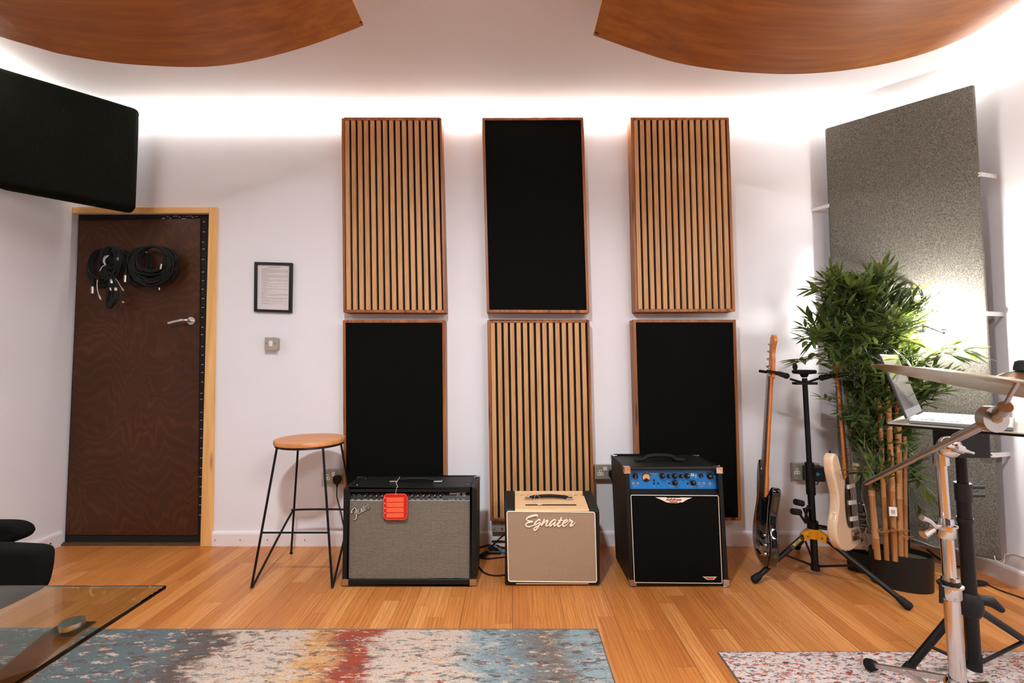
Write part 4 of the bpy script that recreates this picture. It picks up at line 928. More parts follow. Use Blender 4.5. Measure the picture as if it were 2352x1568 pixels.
for x, y, s_ in ((272, 236, 'INPUT'), (528, 236, 'VU METER'), (880, 240, 'BASS'), (1016, 240, '1'), (1155, 240, 'MIDDLE'), (1295, 240, '2'), (1430, 240, 'TREBLE'), (1757, 240, 'DI'), (1950, 240, 'OUTPUT'), (288, 555, 'INPUT'), (714, 560, 'EQ'), (805, 560, 'IN'), (1055, 536, 'SUB'), (1118, 560, 'HARMONICS'), (1465, 560, 'IN'), (1575, 562, 'COMPRESSOR'), (1775, 562, 'EFFECTS'), (1965, 558, 'LINE')):
    text_mesh(mb, s_, face_T(PB(x, y, .0006)), .0042, 'CENTER')
text_mesh(mb, 'EB', face_T(PB(1530, 322, .0008)), .0185, bold=.0006); 
for k, s_ in enumerate('180'): text_mesh(mb, s_, face_T(PB(1640, 284+38*k, .0008)), .0085, bold=.0004)
p = PB(716, 275, .0008); mb.lathe([(.0030, 0), (.0042, .0004), (.0042, 0)], p, (0, -1, 0), 20)
for sg in (-1, 1):
    for k in range(3): mb.tube([p+Vector((sg*.005, 0, .002-.0024*k)), p+Vector((sg*(.0225-.005*k), 0, .0042-.0034*k))], [.0009, .0003], 4)
mb.build('printed_legend', 'print_white', cp)
Gq = [atY(1448.5, 1136, Y0-.002), atY(1650, 1137.5, Y0-.002), atY(1659, 1339.5, Y0-.002), atY(1457, 1337.5, Y0-.002)]
MB().prism(rr(Gq, .001, .006, 0), (0, .002, 0)).build('grille', 'black_cloth', t)
MB().tube(rr(Gq, .001, .006, -.001), .0016, 8, closed=True).build('piping', 'cream_piping', t)
# winged badge: plate with dark lettering
BQ = lambda x, y, k=0: atY(1430+x/9.8, 1060+y/9.8, Y0-.004-k)
bd = MB().prism([BQ(x, y) for x, y in ((738, 800), (985, 800), (1000, 812), (1285, 812), (1295, 805), (1562, 806), (1440, 855), (1350, 912), (1280, 912), (1250, 928), (1060, 925), (980, 908), (880, 860))][::-1], (0, -.0015, 0)).build('name_badge', 'badge_cream', t)
mb = MB(); text_mesh(mb, 'Ashdown', face_T(BQ(1145, 882, .0022), (1, 0, -.01)), .0200, 'CENTER', .4, bold=.0004, depth=.0004); text_mesh(mb, 'Engineering', face_T(BQ(1145, 918, .0022)), .0085, 'CENTER', .3, bold=.0003, depth=.0004)
mb.build('badge_lettering', 'badge_red', bd)
BQ2 = lambda x, y, k=0: atY(1380+x/4.479, 1020+y/4.479, Y0-.004-k)
bd = MB().prism([BQ2(x, y) for x, y in ((1046, 1361), (1192, 1361), (1160, 1392), (1095, 1392))][::-1], (0, -.0012, 0)).build('small_badge', 'badge_cream', t)
MB().prism([BQ2(x, y, .0014) for x, y in ((1070, 1368), (1170, 1368), (1152, 1388), (1100, 1388))][::-1], (0, -.0005, 0)).build('badge_inlay', 'badge_orange', bd)
for (x, y, z, a, b, c_) in ((X0, Y0, .006, 1, 1, 1), (X1, Y0, .006, -1, 1, 1), (X0+SHX, Y0, H, 1, 1, -1), (X1+SHX, Y0, H, -1, 1, -1), (X0+SHX, Y1, H, 1, -1, -1), (X1+SHX, Y1, H, -1, -1, -1)):
    mbc = MB(); corner_cap(mbc, x, y, z, a, b, c_, .030); mbc.build('corner_cap', 'chrome', t, bevel=.0012)
hy = (Y0+Y1)/2; hx = atY(1515, 1052, hy).x
mb = MB().tube(catmull([(hx-.13, hy, H+.002), (hx-.085, hy, H+.006), (hx-.06, hy, H+.022), (hx, hy, H+.027), (hx+.06, hy, H+.022), (hx+.085, hy, H+.006), (hx+.13, hy, H+.002)], 6), [.010]*12+[.011]*13+[.010]*12, 10)
mb.build('handle', 'rubber', t)
for x in (X0+.06, X1-.06):
    for y in (Y0+.04, Y1-.04): MB().cyl((x, y, 0), (x, y, .008), .018, n=16).build('foot', 'rubber', t)

# tangle of leads between the two left amplifiers
def floor_cable(name, label, pts, r=.004, cat='cable', mat='rubber', group=None):
    o = MB().tube(catmull(pts, 7), r, 8).build(name, mat); return tag(o, label, cat, group)
fz = lambda px, py, z=.004: atZ(px, py, z)
GL = 'black leads between the wide and tan amplifiers'
floor_cable('power_lead', 'black lead curving across the floor at the front between wide and tan amplifiers', [fz(1096, 1288)+Vector((-.03, .03, 0)), fz(1101, 1303), fz(1110, 1313), fz(1124, 1319.5), fz(1142, 1321.5), fz(1159, 1320), fz(1168, 1319)], .004, group=GL)
floor_cable('power_lead', 'black lead lying flat between amplifiers below the connector bundle', [fz(1100, 1278)+Vector((-.03, 0, 0)), fz(1106, 1281), fz(1120, 1282.5), fz(1138, 1281), fz(1157, 1279), fz(1170, 1279)], .004, group=GL)
floor_cable('power_lead', 'uppermost black lead rising toward the back of the tan amplifier', [fz(1128, 1256, .01), atY(1138, 1246, 2.66), atY(1148, 1236, 2.66), atY(1158, 1228, 2.66), atY(1168, 1222, 2.66)], .0045, group=GL)
floor_cable('power_lead', 'black lead sloping from the wide amplifier into the connector bundle', [fz(1095, 1259), fz(1104, 1256), fz(1118, 1252, .008), fz(1128, 1248, .012)], .004, group=GL)
floor_cable('power_lead', 'looped black lead from the connector bundle to the tan amplifier', [fz(1132, 1250, .01), fz(1142, 1252, .006), fz(1150, 1256, .004), fz(1160, 1258, .004), fz(1170, 1258, .004)], .0045, group=GL)
t = thing('connector_bundle', 'bundle of black plugs and adaptors lying between wide and tan amplifiers', 'plugs', tuple(fz(1128, 1268, 0)))
a, b = fz(1106, 1277, .014), fz(1118, 1266, .014); MB().tube([a, a.lerp(b, .6), b], [.014, .013, .008], 10).build('plug_body', 'black_plastic', t, bevel=0)
a, b = fz(1118, 1268, .011), fz(1150, 1268, .011); MB().tube([a, b], [.010, .010], 10).build('adaptor', 'black_plastic', t)
a, b = fz(1126, 1256, .016), fz(1142, 1264, .016); MB().tube([a, b], [.016, .012], 8).build('adaptor', 'black_plastic', t)
a, b = fz(1142, 1262, .012), fz(1160, 1268, .010); MB().tube([a, b], [.009, .006], 8).build('jack_sleeve', 'cyan_mark', t)
mb = MB()
for x, y in ((1133, 1244), (1133, 1250), (1133.5, 1264.5)): p = fz(x, y, .03); mb.ball(p, .003, 8)
mb.build('pin_tip', 'chrome', t)
MB().tube(catmull([fz(1130, 1243, .03), fz(1140, 1242, .035), fz(1156, 1243, .03), fz(1170, 1245, .02)], 5), .005, 8).build('lead_end', 'rubber', t)

# ================================================================== guitar stand
t = thing('guitar_stand', 'black tripod guitar stand with yellow leg collar between the two guitars', 'guitar stand', (1.60, 2.40, 0))
GY = 2.40
P = lambda px, py, Y=GY: atY(px, py, Y)
top, base = P(1848, 868), P(1873, 1322); base.z = max(base.z, .03)
ax = (top-base)
def onpole(py): # point on the pole at image height
    k = (py-1322)/(868-1322); a = P(1848+(1873-1848)*(1-k), py); return a
MB().tube([onpole(1110), top], .0125, 14).build('pole', 'black_metal', t)
mb = MB().tube([base, onpole(1100)], .0165, 16); mb.tube([onpole(1135), onpole(1062)], .022, 16); mb.tube([base, base+Vector((0, 0, .03))], .021, 14)
mb.build('pole_sleeve', 'black_metal', t)
p = P(1847, 856)
MB().lathe([(0, -.028), (.012, -.028), (.018, -.020), (.02, -.012), (.052, -.008), (.056, .0), (.056, .008), (.050, .012), (0, .012)], p+Vector((0, 0, .004)), n=28).build('top_pad', 'rubber', t)
p2_ = P(1826, 842, 2.38); MB().ball(p2_, .012, 12, (1, 1, 1.6)).build('top_latch', 'rubber', t)
MB().box(P(1824, 880).x, P(1873, 880).x, GY-.02, GY+.02, P(1848, 883).z, P(1848, 877).z).build('yoke_plate', 'black_metal', t, bevel=.002)
YB, YS = 2.42, 2.345   # depth of bass neck and pale guitar neck
def yoke(pts, jp, n0, n1, name='yoke_arm'):
    mb = MB().tube(pts, .006, 10)
    j = jp; mb.ball(j, .016, 12, (1.1, .8, 1)); 
    mb.tube([j, n0.lerp(j, .55), n0], [.013, .014, .012], 12)
    a = n0; d = (n1-n0).normalized(); s_ = Vector((0, 1, 0))
    mb.tube(catmull([a+s_*.02, a+s_*.034+d*.02, a+s_*.036+d*.06, n1+s_*.035], 5), .008, 8)
    mb.tube(catmull([a-s_*.02, a-s_*.034+d*.02, a-s_*.036+d*.06, n1-s_*.035], 5), .008, 8)
    mb.tube([a+s_*.022, a-s_*.022], .011, 8)
    mb.build(name, 'black_plastic', t)
yoke([P(1846, 878), P(1835, 876, 2.405), P(1815, 870, 2.41)], P(1806, 863, 2.41), P(1787, 857, YB), P(1753, 852, YB))
yoke([P(1850, 878), P(1862, 875, 2.39), P(1880, 869, 2.37)], P(1888, 867, 2.36), P(1908, 863, YS), P(1938, 858, YS))
# lower rests
for a, b, c_, yy in ((1850, 1168, 1828, 2.30), (1850, 1185, 1822, 2.33)):
    pass
mb = MB(); mb.tube([onpole(1205)+Vector((-.02, -.02, 0)), P(1846, 1168, 2.34), P(1862, 1166, 2.36)], .006, 8); mb.tube([onpole(1208)+Vector((-.02, 0, 0)), P(1850, 1190, 2.36), P(1856, 1160, 2.37)], .006, 8)
mb.tube([P(1850, 1200, 2.36), P(1836, 1178, 2.33)], .006, 8)
mb.build('lower_arm', 'black_metal', t)
MB().tube([P(1827, 1152, 2.32), P(1843, 1156, 2.33)], .0155, 14).build('foam_rest', 'rubber', t)
MB().tube([P(1820, 1174, 2.30), P(1837, 1176, 2.31)], .0155, 14).build('foam_rest', 'rubber', t)
mb = MB(); mb.tube([onpole(1204), P(1912, 1212, 2.37)], .006, 8); mb.tube([onpole(1210), P(1912, 1217, 2.36)], .006, 8); mb.tube([P(1912, 1212, 2.37), P(1925, 1214, 2.33)], .010, 8); mb.build('lower_arm', 'black_metal', t)
MB().tube([onpole(1196), onpole(1212)], .026, 16).build('arm_collar', 'black_metal', t)
F1, F2, F3 = atZ(1729, 1334, .014), atZ(2094, 1397, .014), atZ(1830, 1256, .014)
cen = onpole(1218)
mb = MB(); dirs = [(f-cen).normalized() for f in (F1, F2, F3)]
MB().lathe([(0, -.028), (.030, -.028), (.034, -.015), (.034, .010), (.024, .020), (0, .020)], cen-Vector((0, 0, .008)), n=24).build('collar', 'yellow_metal', t)
for f in (F1, F2, F3):
    h = Vector((f.x-cen.x, f.y-cen.y, 0)).normalized(); s_ = h.cross(Vector((0, 0, 1)))
    a = cen+h*.028
    q = [a+Vector((0, 0, .012)), a+h*.040+Vector((0, 0, -.010)), a+h*.040+Vector((0, 0, -.045)), a+Vector((0, 0, -.034))]
    mbk = MB().slab([x-s_*.016 for x in q], s_*.032); mbk.build('collar_lug', 'yellow_metal', t, bevel=.003)
    sc_ = q[1].lerp(q[3], .45); MB().cyl(sc_-s_*.018, sc_+s_*.018, .004, n=10).build('lug_bolt', 'screw_dark', t)
    l0 = a+h*.016+Vector((0, 0, -.014)); lg = MB().tube([l0, l0.lerp(f, .9)], .0125, 14).build('leg', 'black_metal', t)
    MB().tube([l0.lerp(f, .86), l0.lerp(f, .90), f-(f-l0).normalized()*.01, f], [.0128, .017, .0195, .012], 14).build('rubber_foot', 'rubber', lg)
    m = l0.lerp(f, .42)+Vector((0, 0, -.006)); MB().tube([base+Vector((0, 0, .018)), m], .0055, 8).build('brace', 'black_metal', t)
# maker's label on the left leg
l0 = cen+Vector((F1.x-cen.x, F1.y-cen.y, 0)).normalized()*.044+Vector((0, 0, -.014)); d = (F1-l0).normalized()
a = l0+d*.075; nrm2 = Vector((-.1, -1, .45)); nrm2 = (nrm2-d*nrm2.dot(d)).normalized(); r_ = -d; u_ = nrm2.cross(r_)
if u_.z < 0: u_ = -u_
mb = MB(); T2 = face_T(a+nrm2*.0132-u_*.0025, r_, u_)
text_mesh(mb, 'HERCULES', T2, .0115, 'CENTER', bold=.0003)
c0 = a+nrm2*.0132
mb.tube([c0+r_*x+u_*y for x, y in ((-.036, -.006), (.036, -.006), (.036, .007), (-.036, .007), (-.036, -.006))], .0006, 4)
mb.build('leg_label', 'label_gold', t)

# ================================================================== guitars
def frame_T(bot, topp, ang):
    ez = (topp-bot).normalized(); ex = Vector((math.cos(ang), math.sin(ang), 0)); ex = (ex-ez*ex.dot(ez)).normalized(); ey = ez.cross(ex)
    return Matrix(((ex.x, ey.x, ez.x, bot.x), (ex.y, ey.y, ez.y, bot.y), (ex.z, ey.z, ez.z, bot.z), (0, 0, 0, 1)))
def outline(pts, n=6): return [(p.x, p.z) for p in catmull([Vector((x, 0, z)) for x, z in pts], n, True)]
def body(T, out, th, name, mat, parent, r=.010):
    # rounded-edge slab: rings inset near the face and the back
    n = len(out); cxx = sum(p[0] for p in out)/n; czz = sum(p[1] for p in out)/n
    nor = []
    for i in range(n):
        a, b = out[i-1], out[(i+1) % n]; d = Vector((b[0]-a[0], b[1]-a[1])); d.normalize(); nor.append((d.y, -d.x))
    area = sum(out[i][0]*out[(i+1) % n][1]-out[(i+1) % n][0]*out[i][1] for i in range(n))
    sg = 1 if area > 0 else -1
    V = []; rings = []
    for k in range(5): a = PI/2*k/4; rings.append((r*(1-math.sin(a)), r*(1-math.cos(a))))
    rings = rings + [(i_, th-y_) for i_, y_ in rings[::-1]]
    for ins, y in rings:
        for i in range(n): V.append((out[i][0]-sg*nor[i][0]*ins, y, out[i][1]-sg*nor[i][1]*ins))
    Fc = []
    for j in range(len(rings)-1):
        for i in range(n): k = (i+1) % n; Fc.append((j*n+i, j*n+k, (j+1)*n+k, (j+1)*n+i))
    mb = MB(T); mb.add(V, Fc, True)
    mb.add(V[:n], [tuple(range(n))]); mb.add(V[-n:], [tuple(range(n))[::-1]])
    return mb.build(name, mat, parent)
def guitar(name, label, cat, bot, topp, ang, S, g):
    T = frame_T(bot, topp, ang) @ Matrix.Scale(S, 4)
    t = thing(name, label, cat, tuple(bot))
    out = outline(g['body']); body(T, out, g['th'], 'body', g['mat'], t)
    pg = outline(g['guard'], 4)
    gd = MB(T).prism([(x, -.0005, z) for x, z in pg], (0, -.002, 0)).build('pickguard', g['gmat'], t)
    MB(T).tube([(x, -.0015, z) for x, z in pg], .0008, 4, closed=True).build('guard_edge', 'print_grey', gd)
    zj, zn, w0, w1 = g['zj'], g['zn'], g['w0'], g['w1']
    # neck: half-round back
    V = []; k = 9; secs = [(zj-.06, w1, .024), (zj+.02, w1, .026), (zj+.06, w1*.98, .021), ((zj+zn)/2, (w0+w1)/2, .020), (zn-.02, w0, .019), (zn, w0, .020), (zn+.02, w0*.95, .016)]
    for z, w_, d_ in secs:
        for i in range(k+1):
            a = PI*i/k; V.append((-math.cos(a)*w_/2, -.001+math.sin(a)*d_, z))
    Fc = []
    for j in range(len(secs)-1):
        for i in range(k): Fc.append((j*(k+1)+i, j*(k+1)+i+1, (j+1)*(k+1)+i+1, (j+1)*(k+1)+i))
        Fc.append((j*(k+1)+k, j*(k+1), (j+1)*(k+1), (j+1)*(k+1)+k))
    mb = MB(T); mb.add(V, Fc, True); mb.add(V[:k+1], [tuple(range(k+1))]); mb.add(V[-k-1:], [tuple(range(k+1))])
    mb.build('neck', 'neck_maple', t)
    fb = MB(T).hexa([(-w1/2, -.0075, zj-.065), (w1/2, -.0075, zj-.065), (w1/2, -.001, zj-.065), (-w1/2, -.001, zj-.065), (-w0/2, -.0075, zn), (w0/2, -.0075, zn), (w0/2, -.001, zn), (-w0/2, -.001, zn)]).build('fretboard', 'rosewood', t)
    mb = MB(T); L = g['scale']; dots = MB(T)
    for f in range(1, 21):
        z = zn - L*(1-2**(-f/12))
        if z < zj-.06: break
        w_ = w0+(w1-w0)*(zn-z)/(zn-zj+.065); mb.box(-w_/2, w_/2, -.0086, -.0074, z-.0009, z+.0009)
        if f in (3, 5, 7, 9, 15, 17, 19, 12):
            z2 = zn - L*(1-2**(-(f-.5)/12))
            dots.cyl((0, -.0074, z2), (0, -.0078, z2), .003, n=10); dots.cyl((-w_/2-.0002, -.004, z2), (-w_/2+.001, -.004, z2), .0012, n=8)
    mb.build('frets', 'brushed_steel', fb); dots.build('inlay_dots', 'cream_plastic', fb)
    MB(T).box(-w0/2, w0/2, -.010, -.001, zn, zn+.004).build('nut', 'cream_plastic', t)
    hs = outline(g['head'], 5)
    hd = MB(T).prism([(x, .004, z) for x, z in hs], (0, .015, 0), True).build('headstock', 'neck_maple', t)
    for x, z, side in g['tuners']:
        mb = MB(T); mb.cyl((x, .004, z), (x, -.012, z), g['tr'], g['tr']*.75, n=12); mb.cyl((x, .019, z), (x, .026, z), g['tr']*1.3, n=12)
        e = side*g['tl']; mb.cyl((x, .022, z), (x+e*.75, .022, z), .0022, n=8); mb.ball((x+e, .022, z), g['tr']*1.5, 10, (.9, .45, 1.2))
        mb.build('tuner', 'chrome', t)
    for c in g['pickups']:
        x, z, hw, hh, a, m = c
        R = Matrix.Translation((x, 0, z)) @ Matrix.Rotation(a, 4, 'Y')
        MB(T@R).box(-hw, hw, -.0085, -.002, -hh, hh).build('pickup', m, t, bevel=.002)
    for x, z, r in g['knobs']: MB(T).lathe([(r, 0), (r, .012), (r*.8, .014), (0, .014)], (x, -.002, z), (0, -1, 0), 16).build('knob', 'chrome', t)
    bz = g['bz']; mb = MB(T).box(-g['bw'], g['bw'], -.006, 0, bz-.035, bz+.012); mb.box(-g['bw'], g['bw'], -.014, -.004, bz-.037, bz-.033)
    n = g['ns']
    for i in range(n): x = (i/(n-1)-.5)*g['sp']; mb.box(x-.003, x+.003, -.012, -.005, bz-.012, bz+.006)
    mb.build('bridge', 'chrome', t)
    mb = MB(T)
    for i in range(n):
        u = i/(n-1)-.5; mb.tube([(u*g['sp'], -.0125, bz), (u*w0*.8, -.0100, zn+.002), (u*w0*.7, -.004, zn+.05)], g['sr'], 4)
    mb.build('strings', 'brushed_steel', t)
    return t, T
bass_body = [(0, 0), (.07, .004), (.13, .03), (.168, .09), (.165, .16), (.135, .22), (.12, .28), (.135, .34), (.150, .395), (.125, .415), (.09, .385), (.055, .355), (.03, .345), (-.03, .345), (-.055, .375), (-.075, .44), (-.105, .50), (-.135, .50), (-.150, .44), (-.14, .36), (-.13, .30), (-.15, .23), (-.172, .15), (-.16, .07), (-.11, .02), (-.05, .002)]
g = dict(body=bass_body, th=.042, mat='black_gloss', gmat='black_gloss', guard=[(-.06, .41), (-.09, .36), (-.10, .28), (-.09, .22), (-.03, .20), (.04, .20), (.09, .17), (.12, .10), (.10, .20), (.10, .30), (.11, .37), (.06, .33), (0, .335)],
         zj=.40, zn=.965, w0=.040, w1=.062, scale=.865, head=[(-.021, .955), (-.035, .99), (-.044, 1.02), (-.046, 1.10), (-.045, 1.16), (-.02, 1.185), (.02, 1.175), (.034, 1.15), (.018, 1.12), (.012, 1.09), (.021, 1.04), (.026, 1.0), (.021, .955)],
         tuners=[(-.026, 1.015, -1), (-.024, 1.055, -1), (-.022, 1.095, -1), (-.020, 1.135, -1)], tr=.0075, tl=.045,
         pickups=[(-.02, .235, .028, .010, 0, 'black_plastic'), (.02, .215, .028, .010, 0, 'black_plastic'), (0, .14, .048, .010, 0, 'black_plastic')],
         knobs=[(.105, .17, .0095), (.125, .13, .0095), (.13, .09, .0095)], bz=.085, bw=.042, ns=4, sp=.057, sr=.0012)
b0, b1 = P(1744, 1290, 2.42), P(1773, 768, YB)
guitar('bass_guitar', 'glossy black bass guitar hanging on the left arm of the stand, seen nearly edge-on', 'bass guitar', b0, b1, math.radians(-105), (b1-b0).length/1.185, g)
sb_ = [(.01, 0), (.07, .006), (.125, .04), (.155, .10), (.15, .17), (.125, .23), (.118, .28), (.132, .34), (.138, .385), (.115, .405), (.085, .385), (.058, .35), (.03, .338), (-.03, .345), (-.055, .37), (-.068, .42), (-.088, .475), (-.12, .488), (-.150, .465), (-.150, .40), (-.130, .33), (-.120, .27), (-.135, .21), (-.165, .15), (-.165, .08), (-.12, .02), (-.05, 0)]
g = dict(body=sb_, th=.044, mat='cream_lacquer', gmat='black_gloss', guard=[(-.035, .36), (-.06, .30), (-.07, .20), (-.06, .13), (-.03, .11), (.045, .10), (.08, .06), (.12, .08), (.135, .13), (.12, .18), (.10, .24), (.11, .30), (.125, .36), (.09, .37), (.05, .33), (.0, .34)],
         zj=.385, zn=.850, w0=.044, w1=.056, scale=.648, head=[(-.022, .845), (-.028, .875), (-.031, .93), (-.031, 1.0), (-.026, 1.03), (0, 1.04), (.026, 1.03), (.031, 1.0), (.031, .93), (.028, .875), (.022, .845)],
         tuners=[(s_*.018, .880+.027*i, s_) for s_ in (-1, 1) for i in range(6)], tr=.0042, tl=.026,
         pickups=[(0, .312, .036, .0105, 0, 'white_plastic'), (0, .230, .036, .0105, .12, 'white_plastic'), (0, .150, .036, .0105, .12, 'white_plastic')],
         knobs=[(.085, .155, .011), (.105, .125, .011), (.118, .092, .011), (.10, .20, .006)], bz=.085, bw=.034, ns=6, sp=.054, sr=.0007)
s0, s1 = P(1965, 1260, 2.34), P(1923, 784, YS)
t, T = guitar('electric_guitar', 'pale cream electric guitar with black pickguard hanging on the right arm of the stand', 'electric guitar', s0, s1, math.radians(30), (s1-s0).length/1.04, g)
mb = MB(T); mb.box(.062, .090, -.001, .0005, .02, .055); mb.build('jack_plate', 'chrome', t, bevel=.004)
MB(T).tube(catmull([(.035, -.012, .075), (.05, -.022, .065), (.062, -.024, .02), (.064, -.022, -.02)], 6), .0026, 8).build('tremolo_arm', 'chrome', t)
MB(T).cyl((-.118, .022, .482), (-.118, .022, .500), .004, n=10).build('strap_button', 'black_metal', t)

# ================================================================== artificial bamboo plant
t = thing('bamboo_plant', 'leafy artificial bamboo with tied canes in an oval black planter by the grey panel', 'plant', (1.93, 2.30, 0))
PC = Vector((1.925, 2.30)); th_ = math.radians(-24)
def oval(rx, ry, z, n=36, ins=0, c=PC, th=th_):
    return [(c.x+math.cos(th)*(rx-ins)*math.cos(a)-math.sin(th)*(ry-ins)*math.sin(a), c.y+math.sin(th)*(rx-ins)*math.cos(a)+math.cos(th)*(ry-ins)*math.sin(a), z) for a in [2*PI*i/n for i in range(n)]]
def pot_mesh(rx, ry, h, c=PC, th=th_):
    n = 36; rings = [oval(rx*.96, ry*.96, .001, n, 0, c, th), oval(rx, ry, h, n, 0, c, th), oval(rx, ry, h, n, .006, c, th), oval(rx, ry, h-.03, n, .008, c, th)]
    V = [v for r in rings for v in r]; Fc = []
    for j in range(3):
        for i in range(n): k = (i+1) % n; Fc.append((j*n+i, j*n+k, (j+1)*n+k, (j+1)*n+i))
    mb = MB(); mb.add(V, Fc, True); mb.add(rings[0], [tuple(range(n))[::-1]]); return mb
pot_mesh(.128, .082, .165).build('planter', 'black_plastic', t)
pot_mesh(.165, .045, .10, PC+Vector((.01, .115)), th_).build('rear_planter', 'black_plastic', t)
mb = MB().add(oval(.12, .075, .140), [tuple(range(36))]); mb.build('soil', 'foliage_moss', t)
def uneven(z0, z1, r, rs):
    pass
canes = [((2016, 1276), (2001, 1123), .0135, 2.27), ((2037, 1287), (2018, 900), .0105, 2.26), ((2046, 1290), (2030, 830), .011, 2.31), ((2056, 1290), (2038, 880), .0125, 2.25), ((2069, 1291), (2060, 830), .0135, 2.25), ((2081, 1290), (2078, 1000), .0085, 2.24), ((2010, 1270), (1988, 850), .0115, 2.33), ((2042, 1285), (2063, 930), .010, 2.35)]
rs = random.Random(21)
for a, b, r, Y in canes:
    p0 = atY(a[0], a[1], Y); p1 = atY(b[0], b[1], Y+.02); p0.z = .14
    L = (p1-p0).length; pts = []; rad = []; z = 0; nxt = rs.uniform(.08, .2)
    while z < L:
        pts.append(p0.lerp(p1, z/L)); rad.append(r*rs.uniform(.96, 1.0)); z2 = min(L, z+nxt)
        pts.append(p0.lerp(p1, (z2-.004)/L)); rad.append(r*.98)
        if z2 < L: pts.append(p0.lerp(p1, z2/L)); rad.append(r*1.13)
        z = z2+.004; nxt = rs.uniform(.13, .24)
    MB().tube(pts, rad, 12).build('cane', 'bamboo', t)
mb = MB()
for (px, py, Y, r) in ((2055, 1218, 2.24, .03), (2073, 1218, 2.22, .026), (2036, 1222, 2.24, .022)):
    c = atY(px, py, Y)
    for k in range(2): mb.tube([(c.x+r*math.cos(a), c.y+.02+r*math.sin(a)*1.1, c.z+.004*k+.003*math.sin(3*a)) for a in [2*PI*i/16 for i in range(16)]], .0016, 5, closed=True)
for (x0, y0, x1, y1) in ((2075, 1218, 2088, 1219), (2078, 1233, 2098, 1232), (2066, 1225, 2088, 1238)): mb.tube([atY(x0, y0, 2.22), atY(x1, y1, 2.19)], .0022, 5)
mb.build('cane_tie', 'bamboo', t)
# foliage: sprays of pointed leaves
LV = MB(); ST = MB(); rs = random.Random(5)
def leaf(p, d, up, L, W, fold=.25):
    d = d.normalized(); s_ = d.cross(up)
    if s_.length < 1e-3: s_ = d.cross(Vector((1, 0, 0)))
    s_.normalize(); n_ = s_.cross(d).normalized()
    droop = -rs.uniform(.02, .16)
    def q(u, v, w_=0): return p + d*L*u + s_*W*v + n_*(abs(v)*W*fold) + Vector((0, 0, droop*L*u*u)) 
    V = [q(0, 0), q(.22, -.42), q(.22, 0), q(.22, .42), q(.5, -.48), q(.5, 0), q(.5, .48), q(.8, -.25), q(.8, 0), q(.8, .25), q(1, 0)]
    LV.add(V, [(0, 1, 2), (0, 2, 3), (1, 4, 5, 2), (2, 5, 6, 3), (4, 7, 8, 5), (5, 8, 9, 6), (7, 10, 8), (8, 10, 9)], False)
def spray(p, d, L, n, ll=.085, stem=True):
    d = d.normalized(); up = Vector((rs.uniform(-.4, .4), rs.uniform(-.4, .4), 1)).normalized()
    side = d.cross(up); side = side.normalized() if side.length > .05 else Vector((0, 1, 0))
    pts = []
    for i in range(6): u = i/5; pts.append(p+d*L*u+Vector((0, 0, -.10*L*u*u)))
    if stem: ST.tube(pts, [.0022, .002, .0018, .0015, .0012, .0008], 5)
    for i in range(n):
        u = .12+.88*(i/(n-1)) if n > 1 else 1
        b = p+d*L*u+Vector((0, 0, -.10*L*u*u))
        sg = 1 if i % 2 else -1
        if i == n-1: ld = d
        else: ld = (d*rs.uniform(.5, 1.0) + side*sg*rs.uniform(.5, 1.0) + up*rs.uniform(-.3, .3)).normalized()
        leaf(b, ld, up, ll*rs.uniform(.75, 1.25), ll*rs.uniform(.19, .26))
# clusters: (px, py, rx, ry, depth, depth spread, sprays)
CL = [(2000, 730, 95, 80, 2.27, .10, 58), (1945, 700, 45, 50, 2.27, .08, 22), (2010, 655, 22, 28, 2.27, .05, 7), (1925, 650, 18, 20, 2.28, .05, 6), (1900, 760, 40, 35, 2.24, .06, 13), (2060, 720, 50, 45, 2.25, .08, 22),
      (1990, 820, 90, 60, 2.30, .10, 44), (2060, 860, 50, 60, 2.30, .10, 24), (1990, 920, 55, 60, 2.32, .08, 24), (2050, 960, 50, 50, 2.33, .07, 18), (2000, 1010, 45, 45, 2.33, .07, 16), (2070, 1060, 40, 50, 2.33, .07, 12), (2020, 1090, 30, 25, 2.28, .07, 8), (2120, 890, 35, 40, 2.27, .05, 10)]
trunk = atY(2030, 1000, 2.30)
for px, py, rx, ry, Y, dY, n in CL:
    for i in range(int(n*1.7)):
        a = rs.uniform(0, 2*PI); k = math.sqrt(rs.random())
        x, y = px+rx*k*math.cos(a), py+ry*k*math.sin(a)
        p = atY(x, y, Y+rs.uniform(-dY, dY)); 
        c = atY(px+(2010-px)*.5, py+40, Y)
        out = (p-c); out.y *= .6; d = out.normalized()*.8+Vector((rs.uniform(-.7, .7), rs.uniform(-.7, .5), rs.uniform(-.3, .8)))
        spray(p-d.normalized()*.05, d, rs.uniform(.08, .14), rs.randint(7, 10), .082)
        if rs.random() < .22: ST.tube([atY(2010+rs.uniform(-20, 50), min(y+70, 1150), 2.30), p-d.normalized()*.05], [.0022, .0015], 4)
# reaching sprays at the silhouette
def arm(pxs, Ys, n, ll=.09, subs=3):
    pts = catmull([atY(x, y, Y) for (x, y), Y in zip(pxs, Ys)], 5); ST.tube(pts, .0018, 5)
    m = len(pts)
    for i in range(subs):
        k = int(m*(.35+.6*i/max(1, subs-1)))-1; k = max(1, min(m-1, k)); d = (pts[k]-pts[k-1]).normalized()
        spray(pts[k], d*.8+Vector((rs.uniform(-.3, .3), rs.uniform(-.3, .1), rs.uniform(-.5, .5))), .07, n, ll)
arm([(1960, 780), (1910, 800), (1870, 822), (1848, 826)], [2.27, 2.24, 2.22, 2.21], 8, .095, 4)
arm([(1950, 720), (1915, 745), (1880, 762), (1860, 768)], [2.27, 2.24, 2.22, 2.21], 7, .085, 3)
arm([(1960, 700), (1930, 680), (1905, 670), (1890, 668)], [2.27, 2.25, 2.24, 2.24], 7, .07, 3)
